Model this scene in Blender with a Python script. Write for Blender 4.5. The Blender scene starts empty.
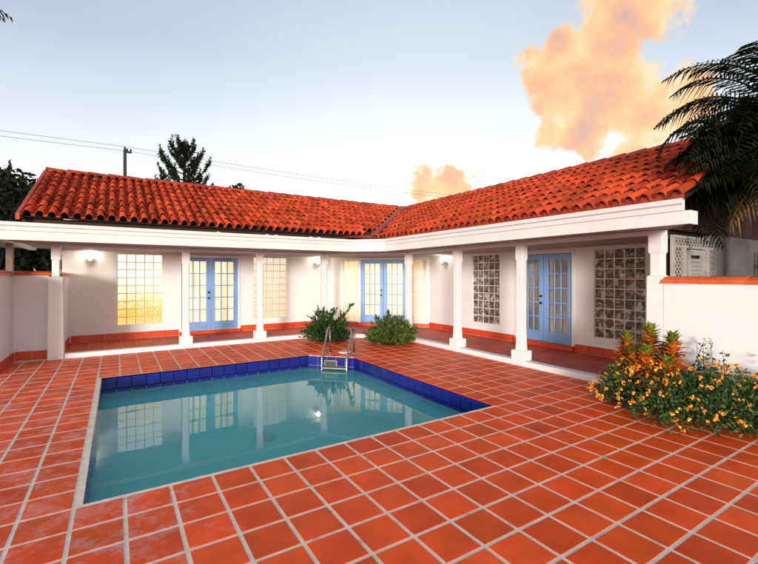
import bpy, math, random
from mathutils import Vector, Matrix, Euler
import numpy as np
R = math.radians
random.seed(7); rng = np.random.default_rng(7)
scn = bpy.context.scene
COL = scn.collection

# ------------------------------------------------------------------ camera
CAMP = Vector((0.249, -3.547, 1.609)); YAW = R(32.347)
cd = bpy.data.cameras.new("camera"); cam = bpy.data.objects.new("camera", cd); COL.objects.link(cam)
cam.location = CAMP; cam.rotation_euler = (R(90), 0, -YAW)
cd.sensor_width = 36; cd.lens = 414.83/758*36; cd.shift_y = -6.3/758; cd.clip_start = 0.05; cd.clip_end = 3000
scn.camera = cam
FW = Vector((math.sin(YAW), math.cos(YAW), 0)); RT = Vector((math.cos(YAW), -math.sin(YAW), 0))

# ------------------------------------------------------------------ world and sun
SUN_TO = Vector((0.62, 0.785, 0)).normalized()       # the way the light travels
SUN_EL = 6.0
SKY_STRENGTH = 0.12
w = bpy.data.worlds.new("World"); scn.world = w; w.use_nodes = True
def build_world():
    nt = w.node_tree; nt.nodes.clear(); N = nt.nodes.new; L = nt.links.new
    out = N('ShaderNodeOutputWorld'); bg = N('ShaderNodeBackground'); L(bg.outputs[0], out.inputs[0])
    sky = N('ShaderNodeTexSky'); sky.sky_type = 'NISHITA'; sky.sun_disc = False
    sky.sun_elevation = R(SUN_EL); sky.sun_rotation = math.atan2(-SUN_TO.x, -SUN_TO.y); sky.air_density = 1.0; sky.dust_density = 1.5
    tc = N('ShaderNodeTexCoord'); sep = N('ShaderNodeSeparateXYZ'); L(tc.outputs['Generated'], sep.inputs[0])
    def math_(op, a, b=None, clamp=False):
        m = N('ShaderNodeMath'); m.operation = op; m.use_clamp = clamp
        for i, v in enumerate((a, b)):
            if v is None: continue
            if isinstance(v, (int, float)): m.inputs[i].default_value = v
            else: L(v, m.inputs[i])
        return m.outputs[0]
    def mix(fac, a, b, blend='MIX'):
        m = N('ShaderNodeMix'); m.data_type = 'RGBA'; m.blend_type = blend
        for s, v in ((m.inputs[0], fac), (m.inputs[6], a), (m.inputs[7], b)):
            if hasattr(v, 'links'): L(v, s)
            else: s.default_value = v
        return m.outputs[2]
    # dusk gradient by height above the horizon
    rp = N('ShaderNodeValToRGB'); L(sep.outputs[2], rp.inputs[0]); e = rp.color_ramp.elements
    e[0].position = 0.0; e[0].color = (1.0, 0.90, 0.74, 1)
    e[1].position = 1.0; e[1].color = (0.30, 0.39, 0.58, 1)
    for p, c in ((0.10, (0.98, 0.89, 0.78, 1)), (0.19, (0.86, 0.81, 0.80, 1)), (0.30, (0.66, 0.64, 0.70, 1)), (0.45, (0.42, 0.44, 0.53, 1))):
        k = e.new(p); k.color = c
    # afterglow low over the far corner of the house, where the day ended
    gd = Vector((0.60, 0.78, 0.13)).normalized()
    dt = N('ShaderNodeVectorMath'); dt.operation = 'DOT_PRODUCT'; L(tc.outputs['Generated'], dt.inputs[0]); dt.inputs[1].default_value = gd
    gl = math_('POWER', math_('MAXIMUM', dt.outputs['Value'], 0.0), 7.0)
    col = mix(math_('MULTIPLY', gl, 0.55), rp.outputs[0], (1.12, 1.04, 0.92, 1))
    # clouds: billows lit warm, gathered in banks
    def noise(scale, detail, rough, off=(0, 0, 0), dist=0.0):
        mp = N('ShaderNodeMapping'); L(tc.outputs['Generated'], mp.inputs[0]); mp.inputs['Location'].default_value = off
        n = N('ShaderNodeTexNoise'); L(mp.outputs[0], n.inputs['Vector'])
        n.inputs['Scale'].default_value = scale; n.inputs['Detail'].default_value = detail; n.inputs['Roughness'].default_value = rough
        n.inputs['Distortion'].default_value = dist
        return n.outputs['Fac']
    n1 = noise(9.0, 9.0, 0.58, (0.3, 0.1, 0.2), 0.15); n2 = noise(16.0, 6.0, 0.55, (2.1, 0.7, 0.4)); n3 = noise(1.7, 2.0, 0.5, (5.2, 1.1, 0.0))
    banks = [((0.782,0.444,0.438), 0.083, 1.0), ((0.730,0.497,0.470-0.03), 0.064, 1.0), ((0.764,0.498,0.411), 0.083, 1.0), ((0.776,0.517,0.342+0.02), 0.066, 0.9), ((0.813,0.451,0.355), 0.086, 1.0),
             ((0.862,0.402,0.310), 0.084, 1.0), ((0.882,0.334,0.335), 0.052, 0.9), ((0.777,0.548,0.310), 0.046, 0.7), ((0.870,0.428,0.250), 0.05, 0.7), ((0.815,0.490,0.290), 0.06, 0.9), ((0.78,0.40,0.50), 0.10, 1.0),
             ((0.664,0.718,0.202), 0.058, 0.62), ((0.630,0.748,0.200), 0.050, 0.5),
             ((-0.75,-0.35,0.42), 0.14, 1.0), ((-0.66,-0.48,0.36), 0.10, 0.9), ((0.35,-0.85,0.38), 0.14, 1.0), ((0.22,-0.90,0.30), 0.10, 0.9), ((-0.85,0.35,0.30), 0.09, 0.9)]
    field = None
    for d, rad, amp in banks:
        d = Vector(d).normalized()
        vd = N('ShaderNodeVectorMath'); vd.operation = 'DISTANCE'; L(tc.outputs['Generated'], vd.inputs[0]); vd.inputs[1].default_value = d
        g = math_('MULTIPLY', math_('SUBTRACT', 1.0, math_('DIVIDE', vd.outputs['Value'], rad)), amp)
        field = g if field is None else math_('MAXIMUM', field, g)
    dens = math_('ADD', math_('ADD', math_('MULTIPLY', math_('MAXIMUM', field, -1.5), 0.85), math_('MULTIPLY', math_('SUBTRACT', n1, 0.5), 1.9)), math_('MULTIPLY', math_('SUBTRACT', n2, 0.5), 0.9))
    mr = N('ShaderNodeMapRange'); mr.interpolation_type = 'SMOOTHSTEP'; L(dens, mr.inputs[0])
    mr.inputs[1].default_value = -0.12; mr.inputs[2].default_value = 0.20; mr.inputs[3].default_value = 0; mr.inputs[4].default_value = 0.96
    n1b = noise(9.0, 5.0, 0.55, (0.3+0.09, 0.1+0.02, 0.2-0.16), 0.15); n1a = noise(9.0, 5.0, 0.55, (0.3, 0.1, 0.2), 0.15)
    relief = math_('SUBTRACT', n1b, n1a)
    cr = N('ShaderNodeValToRGB'); L(math_('ADD', math_('ADD', math_('ADD', math_('MULTIPLY', dens, 0.42), 0.09), math_('MULTIPLY', math_('SUBTRACT', n2, 0.5), 0.7)), math_('MULTIPLY', relief, 1.0)), cr.inputs[0]); ce = cr.color_ramp.elements
    ce[0].position = 0.0; ce[0].color = (1.08, 0.82, 0.52, 1); ce[1].position = 0.70; ce[1].color = (0.68, 0.44, 0.40, 1)
    k = ce.new(0.15); k.color = (1.08, 0.68, 0.33, 1); k = ce.new(0.36); k.color = (1.0, 0.54, 0.31, 1)
    col = mix(mr.outputs[0], col, mix(1.0, cr.outputs[0], (1.14, 1.14, 1.14, 1), 'MULTIPLY'))
    # the physical sky adds its own light to that dusk colour
    sc = N('ShaderNodeMix'); sc.data_type = 'RGBA'; sc.blend_type = 'ADD'; sc.inputs[0].default_value = 1.0
    L(mix(1.0, col, (6.3, 6.3, 6.3, 1), 'MULTIPLY'), sc.inputs[6]); L(mix(math_('MULTIPLY', mr.outputs[0], 0.9), sky.outputs[0], (0.0, 0.0, 0.0, 1)), sc.inputs[7])
    L(sc.outputs[2], bg.inputs[0]); bg.inputs[1].default_value = SKY_STRENGTH
build_world()
sd = bpy.data.lights.new("sun", 'SUN'); sun = bpy.data.objects.new("sun", sd); COL.objects.link(sun)
sd.energy = 2.7; sd.angle = R(10.0); sd.color = (1.0, 0.96, 0.92)
sun.location = (-20, -40, 30)
sun.rotation_euler = Vector((SUN_TO.x, SUN_TO.y, -math.tan(R(SUN_EL)))).to_track_quat('-Z', 'Y').to_euler()
scn.view_settings.view_transform = 'Standard'; scn.view_settings.look = 'None'; scn.view_settings.exposure = 0.20; scn.view_settings.gamma = 1.0

# ------------------------------------------------------------------ materials
MATS = {}
def material(name, base, rough=0.6, var=0.0, vscale=6.0, island=0.0, bump=0.0, bscale=40.0, spec=0.5, metal=0.0, dirt=None, dscale=3.0, damt=0.0,
             emit=None, estr=0.0, coords='Object', stain=None, translucent=0.0, dthr=0.55, rvar=0.0):
    m = bpy.data.materials.new(name); m.use_nodes = True; nt = m.node_tree; N = nt.nodes.new; L = nt.links.new
    b = nt.nodes['Principled BSDF']; b.inputs['Roughness'].default_value = rough; b.inputs['Metallic'].default_value = metal
    b.inputs['Specular IOR Level'].default_value = spec
    geo = N('ShaderNodeNewGeometry'); pos = geo.outputs['Position']
    def noise(s, d=5, r=0.6):
        n = N('ShaderNodeTexNoise'); n.inputs['Scale'].default_value = s; n.inputs['Detail'].default_value = d; n.inputs['Roughness'].default_value = r
        L(pos, n.inputs['Vector']); return n.outputs['Fac']
    cur = None
    rgb = N('ShaderNodeRGB'); rgb.outputs[0].default_value = (*base, 1); cur = rgb.outputs[0]
    def hsv(col, val):
        h = N('ShaderNodeHueSaturation'); L(col, h.inputs['Color']); L(val, h.inputs['Value']); return h
    def maprange(v, a, b_, c, d):
        r = N('ShaderNodeMapRange'); L(v, r.inputs[0]); r.inputs[1].default_value = a; r.inputs[2].default_value = b_; r.inputs[3].default_value = c; r.inputs[4].default_value = d; return r.outputs[0]
    if island:
        oi = N('ShaderNodeObjectInfo'); ad = N('ShaderNodeMath'); ad.operation = 'ADD'; L(geo.outputs['Random Per Island'], ad.inputs[0]); L(oi.outputs['Random'], ad.inputs[1])
        fr = N('ShaderNodeMath'); fr.operation = 'FRACT'; L(ad.outputs[0], fr.inputs[0])
        h = hsv(cur, maprange(fr.outputs[0], 0, 1, 1-island, 1+island))
        f2 = N('ShaderNodeMath'); f2.operation = 'MULTIPLY'; f2.inputs[1].default_value = 7.13; L(fr.outputs[0], f2.inputs[0]); f3 = N('ShaderNodeMath'); f3.operation = 'FRACT'; L(f2.outputs[0], f3.inputs[0])
        L(maprange(f3.outputs[0], 0, 1, 0.5-island*0.012, 0.5+island*0.012), h.inputs['Hue'])
        cur = h.outputs[0]
    if var:
        cur = hsv(cur, maprange(noise(vscale), 0.3, 0.7, 1-var, 1+var)).outputs[0]
    if dirt:
        mx = N('ShaderNodeMix'); mx.data_type = 'RGBA'; L(maprange(noise(dscale, 8, 0.68), dthr, dthr+0.2, 0, damt), mx.inputs[0]); L(cur, mx.inputs[6]); mx.inputs[7].default_value = (*dirt, 1); cur = mx.outputs[2]
    if stain: cur = stain(nt, cur, geo, noise, maprange)
    L(cur, b.inputs['Base Color'])
    if rvar: L(maprange(noise(vscale*1.7), 0.3, 0.7, rough-rvar, rough+rvar), b.inputs['Roughness'])
    if bump:
        bp = N('ShaderNodeBump'); bp.inputs['Strength'].default_value = bump; bp.inputs['Distance'].default_value = 0.01; L(noise(bscale, 4), bp.inputs['Height']); L(bp.outputs[0], b.inputs['Normal'])
    if emit:
        b.inputs['Emission Color'].default_value = (*emit, 1); b.inputs['Emission Strength'].default_value = estr
    if translucent:
        t = N('ShaderNodeBsdfTranslucent'); L(cur, t.inputs[0]); ms = N('ShaderNodeMixShader'); ms.inputs[0].default_value = translucent
        L(b.outputs[0], ms.inputs[1]); L(t.outputs[0], ms.inputs[2]); L(ms.outputs[0], nt.nodes['Material Output'].inputs[0])
    MATS[name] = m
    return m
def lime_stain(nt, cur, geo, noise, maprange):
    """white lime bloom on the tiles at the shallow side of the pool, and brown scuffs all over"""
    N = nt.nodes.new; L = nt.links.new
    sp = N('ShaderNodeSeparateXYZ'); L(geo.outputs['Position'], sp.inputs[0])
    side = maprange(sp.outputs[0], 0.4, 1.4, 0.20, 0.0)
    a = N('ShaderNodeMath'); a.operation = 'ADD'; L(noise(4.2, 10, 0.78), a.inputs[0]); L(side, a.inputs[1])
    mx = N('ShaderNodeMix'); mx.data_type = 'RGBA'; L(maprange(a.outputs[0], 0.67, 0.85, 0, 0.48), mx.inputs[0]); L(cur, mx.inputs[6]); mx.inputs[7].default_value = (0.72, 0.50, 0.45, 1)
    m2 = N('ShaderNodeMix'); m2.data_type = 'RGBA'; L(maprange(noise(23, 6, 0.7), 0.62, 0.78, 0, 0.5), m2.inputs[0]); L(mx.outputs[2], m2.inputs[6]); m2.inputs[7].default_value = (0.22, 0.05, 0.025, 1)
    return m2.outputs[2]
M = MATS
def fold_glow(name, c0, c1, estr):
    m = MATS[name]; nt = m.node_tree; N = nt.nodes.new; L = nt.links.new; b = nt.nodes['Principled BSDF']
    g_ = N('ShaderNodeNewGeometry'); mp = N('ShaderNodeMapping'); mp.inputs['Scale'].default_value = (26, 26, 0.9); L(g_.outputs['Position'], mp.inputs[0])
    n = N('ShaderNodeTexNoise'); n.inputs['Scale'].default_value = 1.0; n.inputs['Detail'].default_value = 3; L(mp.outputs[0], n.inputs['Vector'])
    r = N('ShaderNodeValToRGB'); L(n.outputs['Fac'], r.inputs[0]); r.color_ramp.elements[0].position = 0.32; r.color_ramp.elements[0].color = (*c0,1); r.color_ramp.elements[1].position = 0.62; r.color_ramp.elements[1].color = (*c1,1)
    L(r.outputs[0], b.inputs['Emission Color']); b.inputs['Emission Strength'].default_value = estr
material('deck_tile', (0.79, 0.085, 0.012), 0.50, var=0.18, vscale=3.1, island=0.16, spec=0.15, bump=0.05, bscale=22, stain=lime_stain, rvar=0.10)
material('grout', (0.84, 0.68, 0.52), 0.95, spec=0.1, var=0.15, vscale=9, dirt=(0.22, 0.15, 0.12), dscale=5, damt=0.75, dthr=0.56, bump=0.25, bscale=120)
material('porch_tile', (0.52, 0.075, 0.028), 0.5, spec=0.25, var=0.12, vscale=4, island=0.18, bump=0.04)
material('base_tile', (0.62, 0.070, 0.022), 0.42, var=0.12, vscale=5, island=0.08)
material('white_paint', (0.83, 0.835, 0.855), 0.62, var=0.035, vscale=1.3, bump=0.05, bscale=60, dirt=(0.55, 0.50, 0.46), dscale=2.1, damt=0.22, dthr=0.58)
material('wall_paint', (0.83, 0.845, 0.875), 0.75, var=0.03, vscale=0.9, bump=0.10, bscale=90, dirt=(0.60, 0.57, 0.55), dscale=1.2, damt=0.25, dthr=0.58)
material('fascia_paint', (0.75, 0.745, 0.745), 0.55, var=0.05, vscale=2.2, bump=0.06, bscale=30, dirt=(0.42, 0.36, 0.31), dscale=2.6, damt=0.35, dthr=0.60)
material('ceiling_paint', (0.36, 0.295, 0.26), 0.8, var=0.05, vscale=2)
material('blue_paint', (0.21, 0.385, 0.74), 0.42, var=0.09, vscale=3, bump=0.03, bscale=50)
material('dark_metal', (0.04, 0.036, 0.03), 0.35, metal=0.8)
material('roof_tile', (0.42, 0.052, 0.017), 0.65, spec=0.15, var=0.24, vscale=6, island=0.36, bump=0.2, bscale=60, dirt=(0.075, 0.035, 0.025), dscale=8, damt=0.7, dthr=0.54)
material('ridge_tile', (0.32, 0.040, 0.014), 0.6, var=0.25, vscale=5, island=0.22, dirt=(0.09, 0.04, 0.03), dscale=6, damt=0.5)
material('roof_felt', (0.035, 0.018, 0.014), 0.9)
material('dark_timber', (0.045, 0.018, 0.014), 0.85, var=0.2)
material('blue_tile', (0.008, 0.014, 0.20), 0.16, var=0.08, vscale=4, island=0.20)
material('pool_grout', (0.36, 0.40, 0.44), 0.8)
material('pool_plaster', (0.30, 0.80, 0.77), 0.8, var=0.08, vscale=1.6, dirt=(0.22, 0.70, 0.68), dscale=1.0, damt=0.5)
material('steel', (0.40, 0.39, 0.37), 0.30, metal=1.0, var=0.1, vscale=20)
material('white_plastic', (0.78, 0.77, 0.74), 0.45)
material('skimmer_dark', (0.05, 0.06, 0.06), 0.5)
material('mortar', (0.76, 0.73, 0.69), 0.85, var=0.06)
material('mortar_lit', (0.50, 0.42, 0.32), 0.8, emit=(1.0, 0.72, 0.42), estr=0.16)
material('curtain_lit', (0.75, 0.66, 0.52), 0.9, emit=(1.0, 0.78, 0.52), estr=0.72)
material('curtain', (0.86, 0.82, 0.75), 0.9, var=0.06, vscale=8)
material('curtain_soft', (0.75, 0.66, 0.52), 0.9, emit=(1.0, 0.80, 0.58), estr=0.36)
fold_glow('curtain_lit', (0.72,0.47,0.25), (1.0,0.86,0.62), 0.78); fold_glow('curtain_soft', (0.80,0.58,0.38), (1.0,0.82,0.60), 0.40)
material('lamp_glow', (0.9, 0.9, 0.8), 0.5, emit=(1.0, 0.98, 0.82), estr=5.0)
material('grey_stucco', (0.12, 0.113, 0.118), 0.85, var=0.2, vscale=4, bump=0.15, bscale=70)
material('shaded_white_paint', (0.36, 0.35, 0.355), 0.7, var=0.12, vscale=6, dirt=(0.18, 0.165, 0.15), dscale=7, damt=0.5)  # white paint with the palm's shade put into its grey, plus random dirt
material('cap_tile', (0.66, 0.115, 0.03), 0.5, var=0.15, vscale=5, island=0.12)
material('timber_post', (0.30, 0.23, 0.19), 0.8, var=0.15)
material('pole_timber', (0.035, 0.030, 0.028), 0.9)
material('wire', (0.05, 0.05, 0.055), 0.6)
material('bark', (0.05, 0.042, 0.035), 0.95, var=0.3, vscale=20)
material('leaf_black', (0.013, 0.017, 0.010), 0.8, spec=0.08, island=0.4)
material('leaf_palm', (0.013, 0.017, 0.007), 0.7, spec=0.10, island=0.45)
material('leaf_dry', (0.17, 0.09, 0.02), 0.7, island=0.3)
material('leaf_shrub', (0.035, 0.078, 0.018), 0.5, island=0.55, translucent=0.15)
material('leaf_ixora', (0.085, 0.125, 0.022), 0.5, island=0.6, translucent=0.15)
material('leaf_lantana', (0.055, 0.105, 0.022), 0.6, island=0.5, translucent=0.15)
material('leaf_croton_green', (0.20, 0.21, 0.025), 0.45, island=0.4, translucent=0.15)
material('leaf_croton_orange', (0.68, 0.19, 0.025), 0.45, island=0.5, translucent=0.15)
material('leaf_croton_dark', (0.16, 0.05, 0.02), 0.5, island=0.5)
material('petal_orange', (0.80, 0.27, 0.02), 0.6, island=0.25)
material('petal_yellow', (0.82, 0.46, 0.03), 0.6, island=0.2)
material('soil', (0.055, 0.035, 0.025), 0.95, var=0.3, vscale=20)
material('ground', (0.075, 0.075, 0.045), 0.95, var=0.3, vscale=1.5)

def glass_pane():
    m = bpy.data.materials.new('pane_glass'); m.use_nodes = True; nt = m.node_tree; nt.nodes.clear(); N = nt.nodes.new; L = nt.links.new
    o = N('ShaderNodeOutputMaterial'); t = N('ShaderNodeBsdfTransparent'); t.inputs[0].default_value = (0.97, 0.98, 0.97, 1); g = N('ShaderNodeBsdfGlossy'); g.inputs['Roughness'].default_value = 0.03
    f = N('ShaderNodeFresnel'); f.inputs[0].default_value = 1.5; ms = N('ShaderNodeMixShader'); L(f.outputs[0], ms.inputs[0]); L(t.outputs[0], ms.inputs[1]); L(g.outputs[0], ms.inputs[2]); L(ms.outputs[0], o.inputs[0])
    M['pane_glass'] = m
glass_pane()
def glass_block(name, lit, zlo=0.42, zhi=2.13):
    """wavy moulded glass; the lit ones carry the lamp-light of the room behind, warmer towards its low lamp"""
    m = bpy.data.materials.new(name); m.use_nodes = True; nt = m.node_tree; N = nt.nodes.new; L = nt.links.new
    b = nt.nodes['Principled BSDF']; geo = N('ShaderNodeNewGeometry')
    wv = N('ShaderNodeTexNoise'); wv.inputs['Scale'].default_value = 22 if lit else 9; wv.inputs['Detail'].default_value = 2 if lit else 1; wv.inputs['Distortion'].default_value = 1.6 if lit else 0.9; L(geo.outputs['Position'], wv.inputs['Vector'])
    bp = N('ShaderNodeBump'); bp.inputs['Strength'].default_value = 0.9 if not lit else 0.35; bp.inputs['Distance'].default_value = 0.03; L(wv.outputs['Fac'], bp.inputs['Height']); L(bp.outputs[0], b.inputs['Normal'])
    b.inputs['Roughness'].default_value = 0.12
    if not lit:
        cr = N('ShaderNodeValToRGB'); L(wv.outputs['Fac'], cr.inputs[0]); e = cr.color_ramp.elements
        e[0].position = 0.32; e[0].color = (0.055, 0.046, 0.038, 1); e[1].position = 0.80; e[1].color = (0.82, 0.79, 0.74, 1); k = e.new(0.52); k.color = (0.15, 0.132, 0.112, 1)
        L(cr.outputs[0], b.inputs['Base Color'])  # pale swirls put absent sky reflections and highlights into the base colour
    else:
        b.inputs['Base Color'].default_value = (0.16, 0.13, 0.10, 1)
        sp = N('ShaderNodeSeparateXYZ'); L(geo.outputs['Position'], sp.inputs[0])
        r = N('ShaderNodeMapRange'); L(sp.outputs[2], r.inputs[0]); r.inputs[1].default_value = zlo; r.inputs[2].default_value = zhi
        ad = N('ShaderNodeMath'); ad.operation = 'MULTIPLY_ADD'; L(wv.outputs['Fac'], ad.inputs[0]); ad.inputs[1].default_value = 0.95; sb = N('ShaderNodeMath'); sb.operation = 'SUBTRACT'; L(r.outputs[0], sb.inputs[0]); sb.inputs[1].default_value = 0.20; L(sb.outputs[0], ad.inputs[2])
        cr = N('ShaderNodeValToRGB'); L(ad.outputs[0], cr.inputs[0]); e = cr.color_ramp.elements
        if lit == 'amber':
            e[0].position = 0.22; e[0].color = (0.95, 0.66, 0.30, 1); e[1].position = 1.0; e[1].color = (1.0, 0.92, 0.80, 1)
            k = e.new(0.40); k.color = (0.98, 0.40, 0.02, 1); k = e.new(0.52); k.color = (1.0, 0.58, 0.12, 1); k = e.new(0.72); k.color = (1.0, 0.84, 0.58, 1)
        else:
            e[0].position = 0.2; e[0].color = (1.0, 0.76, 0.48, 1); e[1].position = 1.2; e[1].color = (1.0, 0.86, 0.66, 1)
        L(cr.outputs[0], b.inputs['Emission Color']); b.inputs['Emission Strength'].default_value = 1.05 if lit == 'amber' else 0.72
    M[name] = m
glass_block('block_amber', 'amber'); glass_block('block_cream', 'cream'); glass_block('block_dark', None)
def water():
    m = bpy.data.materials.new('water'); m.use_nodes = True; nt = m.node_tree; nt.nodes.clear(); N = nt.nodes.new; L = nt.links.new
    o = N('ShaderNodeOutputMaterial'); t = N('ShaderNodeBsdfTransparent'); t.inputs[0].default_value = (0.74, 0.95, 0.96, 1)
    g = N('ShaderNodeBsdfGlossy'); g.inputs['Roughness'].default_value = 0.01; g.inputs[0].default_value = (0.95, 0.98, 1, 1)
    f = N('ShaderNodeFresnel'); f.inputs[0].default_value = 1.36; geo = N('ShaderNodeNewGeometry')
    n = N('ShaderNodeTexNoise'); n.inputs['Scale'].default_value = 1.6; n.inputs['Detail'].default_value = 2; L(geo.outputs['Position'], n.inputs['Vector'])
    bp = N('ShaderNodeBump'); bp.inputs['Strength'].default_value = 0.10; bp.inputs['Distance'].default_value = 0.02; L(n.outputs['Fac'], bp.inputs['Height'])
    L(bp.outputs[0], g.inputs['Normal']); L(bp.outputs[0], f.inputs['Normal'])
    mk = N('ShaderNodeBsdfDiffuse'); mk.inputs[0].default_value = (0.15, 0.64, 0.60, 1)      # slightly cloudy water
    mt = N('ShaderNodeMixShader'); mt.inputs[0].default_value = 0.52; L(t.outputs[0], mt.inputs[1]); L(mk.outputs[0], mt.inputs[2])
    ms = N('ShaderNodeMixShader'); L(f.outputs[0], ms.inputs[0]); L(mt.outputs[0], ms.inputs[1]); L(g.outputs[0], ms.inputs[2]); L(ms.outputs[0], o.inputs[0])
    M['water'] = m
water()

# ------------------------------------------------------------------ mesh helpers
ORIG = {}
class MB:
    def __init__(s): s.v = []; s.f = []; s.m = []
    def add(s, vs, fs, mi=0):
        k = len(s.v); s.v += [tuple(p) for p in vs]; s.f += [tuple(i+k for i in f) for f in fs]; s.m += [mi]*len(fs); return s
    def box(s, x0, x1, y0, y1, z0, z1, mi=0):
        return s.add([(x0,y0,z0),(x1,y0,z0),(x1,y1,z0),(x0,y1,z0),(x0,y0,z1),(x1,y0,z1),(x1,y1,z1),(x0,y1,z1)],
                     [(3,2,1,0),(4,5,6,7),(0,1,5,4),(1,2,6,5),(2,3,7,6),(3,0,4,7)], mi)
    def fbox(s, F, s0, s1, z0, z1, d0, d1, bev=0.0, mi=0):
        """box in a wall frame: along, up, out; bev insets the outer face"""
        P = lambda a, z, d: F[0] + F[1]*a + Vector((0,0,z)) + F[2]*d
        b = bev
        vs = [P(s0,z0,d0),P(s1,z0,d0),P(s1,z1,d0),P(s0,z1,d0),P(s0+b,z0+b,d1),P(s1-b,z0+b,d1),P(s1-b,z1-b,d1),P(s0+b,z1-b,d1)]
        fs = [(0,1,2,3),(7,6,5,4),(4,5,1,0),(5,6,2,1),(6,7,3,2),(7,4,0,3)]
        return s.add(vs, fs, mi)
    def prism(s, poly, z0, z1, inset=0.0, mi=0):
        n = len(poly); cx = sum(p[0] for p in poly)/n; cy = sum(p[1] for p in poly)/n
        def ins(p):
            if not inset: return p
            dx, dy = p[0]-cx, p[1]-cy; l = math.hypot(dx, dy) or 1; k = max(0.3, 1-inset*1.4/l); return (cx+dx*k, cy+dy*k)
        vs = [(p[0],p[1],z0) for p in poly] + [(*ins(p), z1) for p in poly]
        return s.add(vs, [tuple(range(n-1,-1,-1)), tuple(range(n,2*n))] + [(i,(i+1)%n,n+(i+1)%n,n+i) for i in range(n)], mi)
    def tube(s, pts, rad, n=8, cap=True, mi=0):
        pts = [Vector(p) for p in pts]; rs = rad if isinstance(rad, (list, tuple)) else [rad]*len(pts)
        vs = []; fs = []; up = None
        for i, p in enumerate(pts):
            t = (pts[min(i+1,len(pts)-1)] - pts[max(i-1,0)]).normalized()
            if up is None: up = t.orthogonal().normalized()
            up = (up - t*up.dot(t)).normalized(); bi = t.cross(up)
            for k in range(n):
                a = 2*math.pi*k/n; vs.append(p + (up*math.cos(a) + bi*math.sin(a))*rs[i])
        for i in range(len(pts)-1):
            for k in range(n): fs.append((i*n+k, i*n+(k+1)%n, (i+1)*n+(k+1)%n, (i+1)*n+k))
        if cap: fs.append(tuple(range(n-1,-1,-1))); fs.append(tuple(range((len(pts)-1)*n, len(pts)*n)))
        return s.add(vs, fs, mi)
    def loft(s, cx, cy, secs, mi=0):
        """square column from (z, half width, corner cut) sections"""
        vs = []; fs = []
        for z, h, c in secs:
            for x, y in ((-h+c,-h),(h-c,-h),(h,-h+c),(h,h-c),(h-c,h),(-h+c,h),(-h,h-c),(-h,-h+c)): vs.append((cx+x, cy+y, z))
        for i in range(len(secs)-1):
            for k in range(8): fs.append((i*8+k, i*8+(k+1)%8, (i+1)*8+(k+1)%8, (i+1)*8+k))
        fs.append(tuple(range(7,-1,-1))); fs.append(tuple(range((len(secs)-1)*8, len(secs)*8)))
        return s.add(vs, fs, mi)
    def sweep(s, path, prof, mi=0):
        """profile (offset to the left of travel, z) along a plan path with mitred corners"""
        pts = [Vector((p[0],p[1])) for p in path]; n = len(prof); vs = []; fs = []
        for i, p in enumerate(pts):
            def nrm(a, b): d = (b-a).normalized(); return Vector((-d.y, d.x))
            if i == 0: m = nrm(pts[0], pts[1])
            elif i == len(pts)-1: m = nrm(pts[-2], pts[-1])
            else:
                a = nrm(pts[i-1], p); b = nrm(p, pts[i+1]); m = (a+b).normalized(); m = m/max(0.3, m.dot(a))
            for o, z in prof: vs.append((p.x+m.x*o, p.y+m.y*o, z))
        for i in range(len(pts)-1):
            for k in range(n): fs.append((i*n+k, (i+1)*n+k, (i+1)*n+(k+1)%n, i*n+(k+1)%n))
        fs.append(tuple(range(n))); fs.append(tuple(range(len(pts)*n-1, (len(pts)-1)*n-1, -1)))
        return s.add(vs, fs, mi)
    def build(s, name, mats, parent=None, smooth=False):
        return link_mesh(name, s.v, s.f, mats, parent, s.m, smooth)
def link_mesh(name, v, f, mats, parent=None, mi=None, smooth=False):
    a = np.array(v, dtype=float); lo = a.min(0); hi = a.max(0); o = np.array([(lo[0]+hi[0])/2, (lo[1]+hi[1])/2, lo[2]])
    me = bpy.data.meshes.new(name); me.from_pydata((a-o).tolist(), [], f)
    mats = mats if isinstance(mats, (list, tuple)) else [mats]
    for q in mats: me.materials.append(M[q])
    if mi is not None and len(mats) > 1: me.polygons.foreach_set('material_index', mi)
    if smooth: me.polygons.foreach_set('use_smooth', [True]*len(me.polygons))
    me.update()
    ob = bpy.data.objects.new(name, me); COL.objects.link(ob); place(ob, Vector(o), parent); return ob
def place(ob, o, parent=None):
    ORIG[ob] = Vector(o)
    if parent is not None: ob.parent = parent; ob.location = Vector(o) - ORIG[parent]
    else: ob.location = o
def inst(name, me, loc, rot, parent):
    ob = bpy.data.objects.new(name, me); COL.objects.link(ob); place(ob, Vector(loc), parent); ob.rotation_euler = rot; return ob
def empty(name, loc, parent=None):
    ob = bpy.data.objects.new(name, None); COL.objects.link(ob); place(ob, Vector(loc), parent); ob.empty_display_size = 0.2; return ob
def tag(o, label=None, cat=None, group=None, kind=None):
    for k, v in (('label', label), ('category', cat), ('group', group), ('kind', kind)):
        if v: o[k] = v
    return o
def clip(poly, hp):
    """clip a convex polygon with half planes a*x+b*y<=c"""
    for a, b, c in hp:
        out = []
        for i, p in enumerate(poly):
            q = poly[(i+1) % len(poly)]; dp = a*p[0]+b*p[1]-c; dq = a*q[0]+b*q[1]-c
            if dp <= 0: out.append(p)
            if dp*dq < 0: t = dp/(dp-dq); out.append((p[0]+(q[0]-p[0])*t, p[1]+(q[1]-p[1])*t))
        poly = out
        if len(poly) < 3: return []
    return poly
def area(p): return abs(sum(p[i][0]*p[(i+1)%len(p)][1]-p[(i+1)%len(p)][0]*p[i][1] for i in range(len(p))))/2
def in_view(P, margin=40):
    d = Vector(P) - CAMP; z = d.dot(FW)
    if z < 0.3: return 0
    u = 379+414.8*d.dot(RT)/z; v = 275.7-414.8*d.z/z
    return (1/z) if (-margin < u < 758+margin and -margin < v < 564+margin) else 0

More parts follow.
